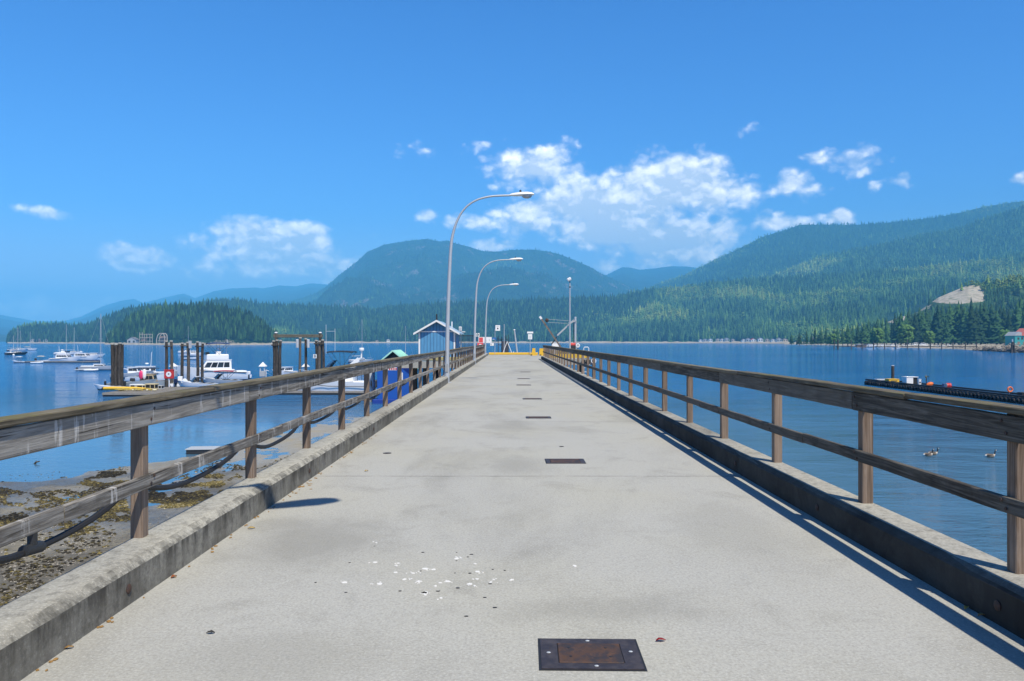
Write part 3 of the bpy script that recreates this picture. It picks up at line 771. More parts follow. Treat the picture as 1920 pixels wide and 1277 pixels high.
# ---------------------------------------------------------------- lamp posts
def lamp_post():
    t = thing('street_lamp', 'tall galvanized street lamp', 'street lamp', (0,0,0))
    path = [(0,0,.0),(0.01,0,1.0),(.04,0,2.6),(.10,0,4.2),(.16,0,5.2),(.24,0,5.66),(.36,0,6.05),(.55,0,6.42),(.80,0,6.70),(1.12,0,6.90),(1.48,0,7.01),(1.85,0,7.06),(2.42,0,7.08)]
    pts = []                                   # smooth the path
    for i in range(len(path)-1):
        p0 = Vector(path[max(i-1,0)]); p1 = Vector(path[i]); p2 = Vector(path[i+1]); p3 = Vector(path[min(i+2,len(path)-1)])
        for q in range(4):
            f = q/4; pts.append(.5*((2*p1)+(p2-p0)*f+(2*p0-5*p1+4*p2-p3)*f*f+(3*p1-p0-3*p2+p3)*f**3))
    pts.append(Vector(path[-1])); n = len(pts)
    MB().tube(pts, [.105-.068*min(1,1.6*i/(n-1))**.6 for i in range(n)], 14).build('pole', M_GALV, t, True)
    MB().cbox(-.17,.17,-.17,.17,.0,.025,.005).build('base_plate', M_GALV, t)
    m = MB(); m.cbox(-.06,.06,-.115,-.098,.42,.72,.02); m.build('access_cover', paint('cover_grey',(.33,.35,.37),.5), t)
    # cobra head: flattened shell narrowing to the arm, lens bowl below
    sec = [(2.38,.045,.045,7.08),(2.46,.085,.075,7.085),(2.62,.12,.095,7.09),(2.85,.155,.105,7.105),(3.05,.165,.10,7.115),(3.2,.14,.08,7.115),(3.29,.07,.045,7.11)]
    m = MB(); vs = []; N = 14
    for x,w,h,z in sec:
        for k in range(N):
            a = 2*PI*k/N; zz = math.sin(a); vs.append((x, w*math.cos(a), z + h*(zz if zz > 0 else zz*.45)))
    fs = [tuple(range(N)), tuple((len(sec)-1)*N+k for k in range(N))]
    for i in range(len(sec)-1):
        for k in range(N): fs.append((i*N+k, i*N+(k+1)%N, (i+1)*N+(k+1)%N, (i+1)*N+k))
    m.add(vs, fs); hd = m.build('lamp_head', M_WHITE, t, True)
    MB().blob((3.02,0,7.06),(.19,.13,.10),14,8).build('lens', paint('lamp_lens',(.45,.47,.47),.15,.1,4,0,0), hd, True)
    MB().lathe([(.035,0),(.04,.03),(.035,.07),(.01,.08)],10,(2.78,0,7.205)).build('photocell', M_BLACK, hd, True)
    return t
lamp = lamp_post()
LAMPS = [(29.2,'galvanized street lamp with its base just in front of the blue hut, biggest in sight'),
         (52.4,'galvanized street lamp standing between the tall one and the small distant one'),
         (76.0,'galvanized street lamp beside the end of the railing, smallest of the row'),
         (2.30,'galvanized street lamp whose head shadow falls on the deck')]
for i, (y, lab) in enumerate(LAMPS):
    o = lamp if i == 0 else dup(lamp, (0,0,0))
    o.location = (-2.37 if i else -2.36, y, 0); o.rotation_euler = (0,0,rad(29) if i == 3 else 0); o['label'] = lab; o['group'] = 'street lamps along the pier'

# ---------------------------------------------------------------- steel hatches in the deck
def hatch(w, d, detail):
    t = thing('access_hatch', 'x', 'hatch', (0,0,0))
    m = MB(); a = .085 if detail else .05
    for (x0,x1,y0,y1) in ((-w/2,w/2,-d/2,-d/2+a*.75),(-w/2,w/2,d/2-a*.75,d/2),(-w/2,-w/2+a,-d/2+a*.75,d/2-a*.75),(w/2-a,w/2,-d/2+a*.75,d/2-a*.75)):
        m.box(x0,x1,y0,y1,-.02,.006)
    m.build('frame', M_PLATE, t); MB().box(-w/2-.012,w/2+.012,-d/2-.012,d/2+.012,-.02,.002).build('joint_gap', M_BLACK, t)  # flat black plate imitates the dark open gap around the frame
    lid = MB().cbox(-w/2+a+.004,w/2-a-.004,-d/2+a*.75+.004,d/2-a*.75-.004,-.02,.009,.003).build('lid', M_RUST, t)
    if detail:
        for px,py in ((-.105,.06),(.085,.06),(-.1,-.05),(.1,-.05)): MB().lathe([(.008,0),(.008,.002)],8,(px,py,.0085)).build('lift_hole', M_BLACK, lid)
        for px,py in ((0,d/2-.03),(.02,-d/2+.03),(-w/2+.04,.0),(w/2-.04,.02)):
            MB().blob((px,py,.007),(.012,.008,.004),8,5).build('bolt', M_GALV, t)
    return t
HT = [(1106,1227,'rusty steel deck hatch with bolted frame, big and close in front of the camera'),(1059.5,865,'dark steel deck hatch, second along the deck after the big rusty one'),
 (1009.5,783,'dark steel deck hatch, third along the deck from the big rusty one'),(998,748,'thin dark steel deck hatch, fourth along the deck'),(982,722,'thin dark steel deck hatch, fifth along the deck'),(982,710,'thin dark steel deck hatch, sixth along the deck'),(985,697.5,'faint dark deck hatch farthest along the deck')]
for i, (px,py,lab) in enumerate(HT):
    p = on_sea(px,py,0); o = hatch(.50,.375,i==0) if i < 2 else dup(o2, (0,0,0))
    if i == 1: o2 = o
    o.location = (p.x, p.y, .001); o.rotation_euler = (0,0,rad(-1.2) if i == 0 else 0); o['label'] = lab; o['group'] = 'steel hatches along the deck'
for i,(px,py,lab) in enumerate(((726,850,'small round dark drain cover in the deck near the harbour kerb'),(1053,837.5,'faint small round drain cover beyond the second hatch'))):
    p = on_sea(px,py,0); d = thing('drain_cover', lab, 'drain cover', (p.x,p.y,0))
    MB().lathe([(.06 if i==0 else .035,.0),(.06 if i==0 else .035,.005)],16).build('cover', M_PLATE, d); MB().lathe([(.02,.0),(.02,.007)],10).build('hub', M_BLACK, d)

# ---------------------------------------------------------------- small litter on the deck
def leaf(name, px, py, L, mat, label, cat, rz=0.0, z=0):
    p = on_sea(px,py,z); m = MB(); n = 6; vs = []
    for i in range(n+1):
        f = i/n; w = L*.26*math.sin(PI*min(1,f*.92+.04))**.8; zz = .006+L*.16*math.sin(PI*f)*random.uniform(.6,1.2)
        vs += [(L*(f-.5), w, zz+L*.08*random.random()), (L*(f-.5), 0, zz-.002), (L*(f-.5), -w, zz+L*.1*random.random())]
    fs = []
    for i in range(n):
        for j in range(2): fs.append((i*3+j,i*3+j+1,(i+1)*3+j+1,(i+1)*3+j))
    m.add(vs, fs); o = m.build(name, mat, None, True, p); o.rotation_euler = (0,0,rz)
    sm = o.modifiers.new('thick','SOLIDIFY'); sm.thickness = .002
    return tag(o, label, cat)
leaf('fallen_leaf', 1239,1203,.055, paint('leaf_red',(.30,.015,.012),.5), 'curled dark red leaf lying beside the big rusty hatch', 'leaf', .2)
leaf('fallen_leaf', 395,1188.5,.045, paint('leaf_black',(.03,.027,.022),.7), 'small black scrap lying alone on the concrete near the harbour kerb', 'leaf', .1)
LB = paint('leaf_brown',(.30,.17,.05),.7); LY = paint('leaf_yellow',(.48,.31,.06),.7)
leaf('fallen_leaf', 471.5,992,.06, LY, 'yellow fallen leaf on the deck below the first railing bay', 'leaf', .3)
leaf('fallen_leaf', 687,884,.055, LY, 'small yellow leaf on the deck by the round drain cover', 'leaf', .9)
leaf('fallen_leaf', 326,1083,.05, paint('leaf_rust',(.28,.08,.02),.7), 'rust brown leaf at the foot of the harbour kerb', 'leaf', 1.2)
leaf('fallen_leaf', 129,1217,.045, LB, 'orange brown leaf in the kerb corner closest to the camera', 'leaf', .6)
leaf('fallen_leaf', 1842,1156,.06, LB, 'brown leaf in the shaded kerb corner on the open water side', 'leaf', .2)
leaf('fallen_leaf', 1812,1142,.05, LY, 'yellowish leaf in the shadow under the dark railing', 'leaf', .8)
kk = MB()
for i in range(70):
    yy = 3.0+random.random()*10; L = random.uniform(.006,.02)
    kk.blob((XL+.012+random.random()**2*.06, yy, .004),(L*.8,L,.005),6,4,.3)
for i in range(40):
    p = on_sea(560+random.gauss(0,16), 905+random.gauss(0,8), 0); kk.blob((p.x,p.y,.003),(.02,.006,.004),6,4,.4)
o = kk.build('leaf_debris', LB); o['kind'] = 'stuff'
kk = MB()
spots = [(515,305),(573,300),(620,290),(668,287),(910,303),(880,263),(552,338),(610,351),(390,360),(750,349),(888,338),(965,335),(967,350),(870,370),(620,412),(716,435),(1388,270),(225,351),(700,375),(378,257),(485,264),(372,153),(735,352),(640,410),(1070,340),(800,230)]
for (u,v) in spots:
    px, py = 560+u*.375, 960+v*.375; p = on_sea(px,py,0)
    for q in range(random.randint(2,5)):
        r0 = random.uniform(.005,.020)*(1.3 if q==0 else .5); n = 11
        ox, oy = random.gauss(0,.018), random.gauss(0,.018)
        kk.prism([(p.x+ox+r0*random.uniform(.6,1.25)*math.cos(2*PI*i/n), p.y+oy+r0*random.uniform(.6,1.25)*math.sin(2*PI*i/n)) for i in range(n)], -.002, .0025+.0004*q, 'z')
o = kk.build('bird_droppings', paint('dropping_white',(.76,.75,.71),.9,.25,60)); o['kind'] = 'stuff'
kk = MB()
for (u,v) in [(235,403),(507,396),(698,397),(795,381),(790,245),(865,213),(790,203),(845,226),(782,306),(855,307),(980,479),(255,254),(84,354),(610,296),(930,428),(958,360),(838,522),(1030,293),(970,288),(378,171),(620,203)]:
    p = on_sea(560+u*.375, 960+v*.375, 0); r0 = random.uniform(.004,.010); n = 8
    kk.prism([(p.x+r0*1.6*random.uniform(.6,1.2)*math.cos(2*PI*i/n), p.y+r0*random.uniform(.6,1.2)*math.sin(2*PI*i/n)) for i in range(n)], -.002, .003, 'z')
o = kk.build('dark_debris', M_BLACK); o['kind'] = 'stuff'

# black hose slung along the outside of the harbour railing
hose = thing('water_hose', 'black hose sagging in loops below the mid rail of the harbour railing', 'hose', (0,0,0))
HX = -2.64
pts = []
for a,b in zip([3.4]+PL[2:9], PL[2:10]):
    for i in range(12):
        f = i/12; pts.append((HX+.02*math.sin(f*9), a+(b-a)*f+.05, .60-.52*f*(1-f)*(1.15 if a < 8 else .8)*4*.28))
MB().tube([(HX,-.5,.5),(HX,1.8,.42)]+pts, .021, 8).build('tube', M_BLACK, hose, True)
MB().tube([(HX,4.28,.44),(HX,4.28,.60)], .026, 8).build('valve', M_DKMET, hose, True)
MB().tube([(HX,4.20,.455),(HX,4.36,.44)], .032, 10).build('coupling', M_DKMET, hose, True)
# ================================================================ boats (bow towards +x, waterline z = 0)
def hull_mb(L, B, H, draft=.35, stern=.8, rake=.10, sheer=.25, n=14, flare=.82, dip=0.0):
    """closed hull: stern at -L/2, bow at +L/2"""
    m = MB(); vs = []; K = 9
    for i in range(n+1):
        s_ = i/n
        b = B/2*(stern+(1-stern)*math.sin(min(1,s_/.45)*PI/2)) if s_ < .45 else B/2*max(.012,(1-((s_-.45)/.55)**2.3))
        h = H*(1+sheer*(s_**2*1.6-.15)) + dip*(1-s_)
        d = draft*(1-max(0,(s_-.6)/.4)**2)
        xs = -L/2+L*s_
        ov = rake*L*max(0,(s_-.55)/.45)**2          # bow rakes forward above the water
        ring = [(b,h),(b*(flare+.1),h*.55),(b*flare,h*.12),(b*flare*.8,-d*.4),(0,-d)]
        pts = [(xs+ov*(z/H if z > 0 else 0)-ov*.9, y, z) for y,z in ring] + [(xs+ov*(z/H if z > 0 else 0)-ov*.9, -y, z) for y,z in reversed(ring[:-1])]
        vs += pts
    fs = []
    for i in range(n):
        for j in range(K-1): fs.append((i*K+j, i*K+j+1, (i+1)*K+j+1, (i+1)*K+j))
        fs.append((i*K+K-1, i*K, (i+1)*K, (i+1)*K+K-1))
    fs.append(tuple(range(K))); fs.append(tuple(n*K+j for j in range(K)))
    return m.add(vs, fs)
def striped(name, top, stripe, zs, bottom=(.03,.04,.08)):
    if name in _MC: return _MC[name]
    k = NT(name); z = k.sep(k.pos(True))[2]; nz = k.noise(k.pos(True), 2.0, 4, .6)
    c = k.mix(k.step(nz,.5,.8), top, tuple(x*.9 for x in top))
    c = k.mix(k.step(z, zs[1]+.01, zs[1]-.01), c, stripe); c = k.mix(k.step(z, zs[0]+.01, zs[0]-.01), c, bottom)
    _MC[name] = k.out(c, .28); return _MC[name]
M_HULLW = striped('hull_white', (.82,.82,.80), (.025,.03,.05), (.06,.16))
M_HULLG = striped('hull_grey', (.45,.48,.50), (.02,.02,.025), (.10,.16))
M_HULLB = striped('hull_black', (.025,.027,.03), (.5,.5,.5), (.08,.11))
M_HULLA = striped('hull_alloy', (.36,.40,.41), (.25,.28,.29), (.04,.12), (.1,.1,.1))

def outboard(parent, x, y, z, mat, s=1.0, name='outboard_motor'):
    m = MB(); m.cbox(x-.28*s,x+.22*s,y-.17*s,y+.17*s,z+.25*s,z+.75*s,.09*s); o = m.build(name, mat, parent)
    m = MB(); m.bar((x-.02,y,z+.3*s),(x-.1,y,z-.55*s),.14*s,.2*s); m.bar((x,y,z+.25*s),(x+.22*s,y,z+.1*s),.1*s,.12*s); m.build('motor_leg', M_DKMET, o); return o
def rail_loop(parent, pts, hgt, posts=6, r=.016, mat=None):
    m = MB(); pp = [Vector(p)+Vector((0,0,hgt)) for p in pts]; m.tube(pp, r, 6)
    for i in range(posts):
        f = i/(posts-1)*(len(pts)-1); a = int(min(f,len(pts)-2)); q = Vector(pts[a]).lerp(Vector(pts[a+1]), f-a); m.tube([q, q+Vector((0,0,hgt))], r, 6)
    return m.build('guard_rail', mat or M_GALV, parent)
def cabin(parent, x0, x1, w, z0, z1, mat, rake_f=.5, rake_b=.15, taper=.82, win=True, name='cabin', wm=None, nwin=4, band=(.38,.82)):
    """tapered deckhouse with a raked front and separate side, front windows"""
    h = z1-z0; m = MB()
    vs = [(x0,-w/2,z0),(x1,-w/2,z0),(x1,w/2,z0),(x0,w/2,z0),
          (x0+rake_b*h,-w/2*taper,z1),(x1-rake_f*h,-w/2*taper,z1),(x1-rake_f*h,w/2*taper,z1),(x0+rake_b*h,w/2*taper,z1)]
    m.add(vs, [(3,2,1,0),(4,5,6,7),(0,1,5,4),(1,2,6,5),(2,3,7,6),(3,0,4,7)])
    c = m.build(name, mat, parent)
    rf = MB(); rf.cbox(x0+rake_b*h-.12,x1-rake_f*h+.22,-w/2*taper-.06,w/2*taper+.06,z1,z1+.06,.02); rf.build('cabin_roof', mat, c)
    if win:
        a, b = band; V = [Vector(v) for v in vs]
        def quad(p0,p1,p2,p3,u0,u1,v0,v1,off):
            f = lambda u,v: p0.lerp(p1,u).lerp(p3.lerp(p2,u),v)
            q = [f(u0,v0),f(u1,v0),f(u1,v1),f(u0,v1)]
            mm = MB(); mm.add([x+off for x in q]+[x-off*.5 for x in q], [(0,1,2,3),(7,6,5,4),(0,4,5,1),(1,5,6,2),(2,6,7,3),(3,7,4,0)]); mm.build('window', wm or M_GLASS, c)
        for i in range(nwin):
            u0, u1 = .06+i*.88/nwin+.012, .06+(i+1)*.88/nwin-.012
            quad(V[0],V[1],V[5],V[4],u0,u1,a,b,Vector((0,-.012,0))); quad(V[2],V[3],V[7],V[6],1-u1,1-u0,a,b,Vector((0,.012,0)))
        for i in range(2): quad(V[1],V[2],V[6],V[5],.07+.45*i,.48+.45*i,a,b,Vector((.012,0,.004)))
        for i in range(2): quad(V[3],V[0],V[4],V[7],.1+.42*i,.48+.42*i,a*.6,b,Vector((-.012,0,.0)))
    return c
def canopy(parent, x0, x1, w, z, zb, mat, name='canopy', arch=.12, frame=True):
    m = MB(); vs = []; n = 6; k = 5
    for i in range(n+1):
        for j in range(k):
            u = j/(k-1)*2-1; f = i/n
            vs.append((x0+(x1-x0)*f, u*w/2, z+arch*(1-u*u)+arch*.6*math.sin(PI*f)))
    t = len(vs); vs += [(x,y,q-.05) for x,y,q in vs]; fs = []
    for i in range(n):
        for j in range(k-1):
            a = i*k+j; fs.append((a,a+1,a+k+1,a+k)); fs.append((t+a+k,t+a+k+1,t+a+1,t+a))
    for i in range(n):
        for j in (0,k-1): a = i*k+j; fs.append((a,a+k,t+a+k,t+a))
    for j in range(k-1):
        for i in (0,n): a = i*k+j; fs.append((a,a+1,t+a+1,t+a))
    o = m.add(vs,fs).build(name, mat, parent, True)
    if frame:
        m = MB()
        for y in (-w/2*.97,w/2*.97):
            xm = (x0+x1)/2
            m.tube([(xm,y,zb),(x0+.1,y,z)],.02,6); m.tube([(xm,y,zb),(x1-.1,y,z)],.02,6); m.tube([(xm-.1,y,zb),(xm,y,z+.02)],.02,6)
        m.build('canopy_frame', M_DKMET, o)
    return o
def sailboat(lab, loc, rz, L, mast, hullmat=None, grp='sailboats moored in the bay', boom_cover=None, mast2=None, dinghy=False):
    t = thing('sailboat', lab, 'sailboat', loc, rz, grp)
    B = L*.31; H = L*.105
    h = hull_mb(L,B,H,.3,.72,.10,.3).build('hull', hullmat or M_HULLW, t, True)
    m = MB(); m.tube([(L*.06,0,H),(L*.06,0,H+mast)], [.085,.05], 8); mm = m.build('mast', M_GALV, t, True)
    m = MB(); m.tube([(L*.06,-B*.42,H+mast*.52),(L*.06,B*.42,H+mast*.52)], .03, 6); m.build('spreader', M_GALV, mm)
    m = MB()
    for e in ((L*.44,0,H+.15),(-L*.48,0,H+.1),(L*.06,B*.46,H),(L*.06,-B*.46,H)): m.tube([(L*.06,0,H+mast*.985),e], .013, 4)
    m.build('rigging', M_GREY, mm)
    m = MB(); m.tube([(L*.05,0,H+1.25),(-L*.36,0,H+1.2)], .06, 8); bo = m.build('boom', M_GALV, t, True)
    if boom_cover: MB().tube([(L*.04,0,H+1.33),(-L*.16,0,H+1.36),(-L*.35,0,H+1.27)], [.15,.13,.08], 8).build('sail_cover', boom_cover, bo, True)
    cabin(t, -L*.12, L*.24, B*.58, H-.03, H+.5, M_GEL, 1.6, .2, .85, True, 'cabin', None, 3, (.3,.75))
    MB().cbox(-L*.46,-L*.12,-B*.3,B*.3,H*.98,H+.18,.05).build('cockpit', M_GEL, t)
    rail_loop(t, [(L*.30,-B*.33,H*1.2),(L*.44,0,H*1.35),(L*.30,B*.33,H*1.2)], .5, 3)
    if mast2:
        MB().tube([(-L*.34,0,H),(-L*.34,0,H+mast2)], [.06,.035], 8).build('mizzen_mast', M_GALV, t, True)
    return t
def cruiser(lab, loc, rz, L, fly=True, fly_canvas=None, hullmat=None, grp='motor cruisers in the harbour', mast=True, motors=0, clutter=0):
    t = thing('motor_cruiser', lab, 'motor boat', loc, rz, grp)
    B = L*.34; H = L*.115
    hull_mb(L,B,H,.4,.86,.12,.55).build('hull', hullmat or M_HULLW, t, True)
    MB().tube([(-L*.47,-B*.45,H*.82),(-L*.1,-B*.51,H*.93),(L*.2,-B*.46,H*1.12)],.045,6).tube([(-L*.47,B*.45,H*.82),(-L*.1,B*.51,H*.93),(L*.2,B*.46,H*1.12)],.045,6).build('rubbing_strake', M_BLACK, t)
    cz = H+L*.13
    cabin(t, -L*.26, L*.22, B*.76, H*.95, cz, M_GEL, .9, .05, .88)
    MB().cbox(L*.16,L*.36,-B*.24,B*.24,H*1.12,H*1.38,.12).build('foredeck', M_GEL, t)
    rail_loop(t, [(L*.12,-B*.43,H*1.15),(L*.34,-B*.25,H*1.4),(L*.46,0,H*1.55),(L*.34,B*.25,H*1.4),(L*.12,B*.43,H*1.15)], .6, 9)
    MB().cbox(-L*.48,-L*.26,-B*.40,B*.40,H*.75,H*1.02,.05).build('cockpit', M_GEL, t)
    if fly:
        m = MB(); m.cbox(-L*.22,L*.10,-B*.34,B*.34,cz+.06,cz+.75,.10); fb = m.build('flybridge', M_GEL, t)
        MB().cbox(L*.06,L*.115,-B*.32,B*.32,cz+.76,cz+1.02,.02).build('windscreen', M_GLASS, fb)
        for yy in (-.3,.3): MB().cbox(-L*.12,-L*.05,yy-.2,yy+.2,cz+.75,cz+1.15,.05).build('seat', M_WHITE, fb)
        if fly_canvas: canopy(t, -L*.24, L*.08, B*.7, cz+2.05, cz+.75, fly_canvas, 'bimini')
    if mast:
        MB().tube([(-L*.2,0,cz),(-L*.22,0,cz+2.6)], .04, 6).build('mast', M_WHITE, t)
        MB().lathe([(.02,0),(.30,.05),(.32,.15),(.25,.24),(0,.27)],12,(-L*.1,0,cz+1.3 if fly else cz+.4)).build('radar_dome', M_WHITE, t, True)
    for i in range(motors): outboard(t, -L*.52, (i-(motors-1)/2)*.75, H*.55, M_GEL, 1.5)
    return t
def skiff(lab, loc, rz, L, hullmat, grp='small open boats at the floats', console=False, canvas=None, motor=None, screen=False, cuddy=False):
    t = thing('small_boat', lab, 'boat', loc, rz, grp); B = L*.36; H = L*.12
    hull_mb(L,B,H,.2,.86,.10,.5).build('hull', hullmat, t, True)
    m = MB(); m.cbox(-L*.44,L*.18,-B*.38,B*.38,H*.99,H*1.03,.02); m.build('interior', M_GREY, t)
    m = MB()
    for x in (-.3,-.05,.15): m.cbox(L*x-.14,L*x+.14,-B*.40,B*.40,H*1.0,H*1.14,.03)
    m.build('thwart', M_GREY, t)
    if screen:
        m = MB(); m.add([(L*.12,-B*.36,H*1.05),(L*.22,0,H*1.1),(L*.12,B*.36,H*1.05),(-L*.02,-B*.30,H+.85),(L*.07,0,H+.9),(-L*.02,B*.30,H+.85)],[(0,1,4,3),(1,2,5,4)])
        o = m.build('windscreen', M_GLASS, t); sm = o.modifiers.new('t','SOLIDIFY'); sm.thickness=.02
        MB().cbox(L*.12,L*.40,-B*.26,B*.26,H*1.1,H*1.32,.10).build('foredeck', M_GEL, t)
    if screen: MB().cbox(-L*.40,-L*.02,-B*.34,B*.34,H*1.035,H*1.10,.02).build('cockpit_floor', M_BLACK, t); MB().cbox(-L*.04,L*.0,-B*.36,B*.36,H+.86,H+.95,.02).build('screen_frame', M_WHITE, t)
    if cuddy:
        cabin(t, -L*.06, L*.24, B*.62, H*1.0, H+1.05, M_GEL, .5, .0, .9, True, 'wheelhouse', None, 2, (.45,.88))
    if console: MB().cbox(-.25,.3,-.3,.3,H,H+.85,.06).build('console', M_WHITE, t)
    if canvas: canopy(t, -L*.36, L*.14, B*.84, H+1.25, H, canvas)
    if motor: outboard(t, -L*.51, 0, H*.5, motor, 1.25)
    return t
def dinghy(lab, loc, rz, L, mat, motor=True, grp='inflatable dinghies'):
    t = thing('inflatable_dinghy', lab, 'dinghy', loc, rz, grp); w = L*.25
    MB().tube([(-L*.5,-w,.2),(L*.15,-w,.22),(L*.36,-w*.75,.26),(L*.48,0,.32),(L*.36,w*.75,.26),(L*.15,w,.22),(-L*.5,w,.2)], [.12]+[.2]*5+[.12], 8).build('tube', mat, t, True)
    MB().cbox(-L*.42,L*.3,-w*.85,w*.85,.06,.14,.02).build('floor', M_GREY, t)
    MB().cbox(-.1,.12,-w*.9,w*.9,.24,.30,.02).build('thwart', M_GREY, t)
    if motor: outboard(t, -L*.45, 0, .1, M_BLACK, .8)
    return t
def S(px, py): p = on_sea(px, py); return (p.x, p.y, SEA)
R = rad
# far moorings
sailboat('dark hulled sailboat moored end-on with a white buoy, in front of the headland tip', S(31,665.5), R(62), 9.5, 11.5, M_HULLB, boom_cover=M_BLUEC)
sailboat('two masted sailboat moored behind the dark hulled one', S(36.5,658.5), R(70), 11, 11.5, M_HULLW, mast2=7)
sailboat('small sailboat with a pale wooden mast at the edge of the headland', S(24,658), R(20), 6.5, 9.0, M_HULLB)
sailboat('low pale sailboat moored alone broadside off the headland beach', S(55,656.8), R(8), 9.0, 11.5, M_HULLW, boom_cover=M_TAN)
sailboat('slender sailboat with its mast rising behind the two white cruisers', S(122,665), R(10), 9.0, 13.0)
sailboat('sailboat mast standing above the cabin of the bigger white cruiser', S(137,664), R(6), 8.5, 12.0)
sailboat('white sailboat with a very tall mast and dinghies, close to the first dark pile cluster', S(185,694), R(4), 7.6, 11.6, M_HULLG, boom_cover=M_BLUEC)
sailboat('white sailboat alone on the open water behind the black topped boat', S(676,680), R(24), 7.2, 12.0, M_HULLG)
sailboat('sailboat with bare mast seen between the pile cluster and the big cruiser', S(351,662), R(30), 9, 13)
sailboat('sailboat whose bare mast rises just beyond the mint shed roof', S(758,672), R(15), 7.5, 11)
for i,(px,py,lab) in enumerate(((20,661.5,'small white buoy beside the dark hulled sailboat'),(25.5,666,'round white buoy at the bow of the dark hulled sailboat'),(43.5,664.5,'white mooring ball at the stern of the dark hulled sailboat'),(1437,648,'tiny white buoy on the open water toward the beach houses'))):
    b = thing('mooring_buoy', lab, 'buoy', S(px,py), 0, 'mooring buoys'); MB().blob((0,0,.15),(.45,.45,.42),10,7).build('ball', M_WHITE, b, True); MB().tube([(0,0,.5),(0,0,.72)],.05,6).build('ring', M_DKMET, b)
cruiser('white cruiser with dark saloon windows, in front at the far float', S(122,678), R(-3), 8.9, True, None, M_HULLW)
cruiser('bigger white cruiser with flared bow and wheelhouse behind the far float cruiser', S(157,675.5), R(-4), 9.6, False, None, M_HULLW)
cruiser('white covered boat peeping out behind the bow of the bigger far cruiser', S(178,669.5), R(5), 6.5, False, None, M_HULLW, mast=False)
skiff('small boat with a tan canopy moored at the far float', S(80,679), R(5), 3.9, M_HULLW, canvas=M_TAN, motor=M_DKMET)
skiff('white covered runabout at the seaward tip of the far float', S(34,680), R(175), 3.4, M_HULLW, cuddy=False, canvas=M_WHITE)
dinghy('pale dinghy hanging at the side of the far float', S(70,681), R(10), 3.0, M_WHITE, False)
dinghy('grey inflatable dinghy moored at the tall masted sailboat', S(157,694.8), R(4), 3.1, M_GREY)
dinghy('white rigid dinghy tied against the tall masted sailboat', S(172,695.6), R(2), 2.6, M_WHITE, False)
# marina float boats
cruiser('large white flybridge cruiser with blue bimini frame, facing the pier', S(398,714), R(212), 10.6, True, M_BLUEC, M_HULLW).scale = (1,1,1.28)
skiff('white runabout with wraparound windscreen lying across the float', S(370,727), R(178), 5.2, M_HULLW, screen=True, motor=None)
skiff('open boat under a maroon canopy beside the white runabout', S(414,721), R(182), 5.8, M_HULLG, canvas=M_MAROON, screen=True)
skiff('small boat with twin navy outboards and dark tubular frame', S(338,725), R(100), 5.0, M_HULLW, canvas=None, motor=M_NAVY, console=True)
dinghy('white inflatable dinghy off the stern of the flybridge cruiser', S(449,709.5), R(20), 3.2, M_WHITE)
skiff('aluminium skiff lying behind the yellow hose on the float', S(246,727), R(8), 6.0, M_HULLA, motor=None)
skiff('grey alloy work boat with fenders beside the life ring cabinet', S(288,726), R(2), 5.6, M_HULLA, cuddy=False, motor=M_DKMET)
skiff('white bowed boat poking past the first dark pile cluster', S(206,731), R(186), 3.6, M_HULLW, motor=None)
skiff('pale wheelhouse boat under a flat grey awning behind the first pile cluster', S(247,709), R(4), 6.6, M_HULLG, cuddy=True)
skiff('low white boat with dark canopy moored beyond the skiffs', S(283,716), R(8), 7.0, M_HULLW, canvas=M_DKMET)
skiff('small blue and white boat framed between two pile clusters', S(360,668), R(12), 8.5, M_HULLW, cuddy=True)
skiff('little orange and white rowing boat between the pile clusters', S(358,674), R(5), 5.0, M_HULLW)
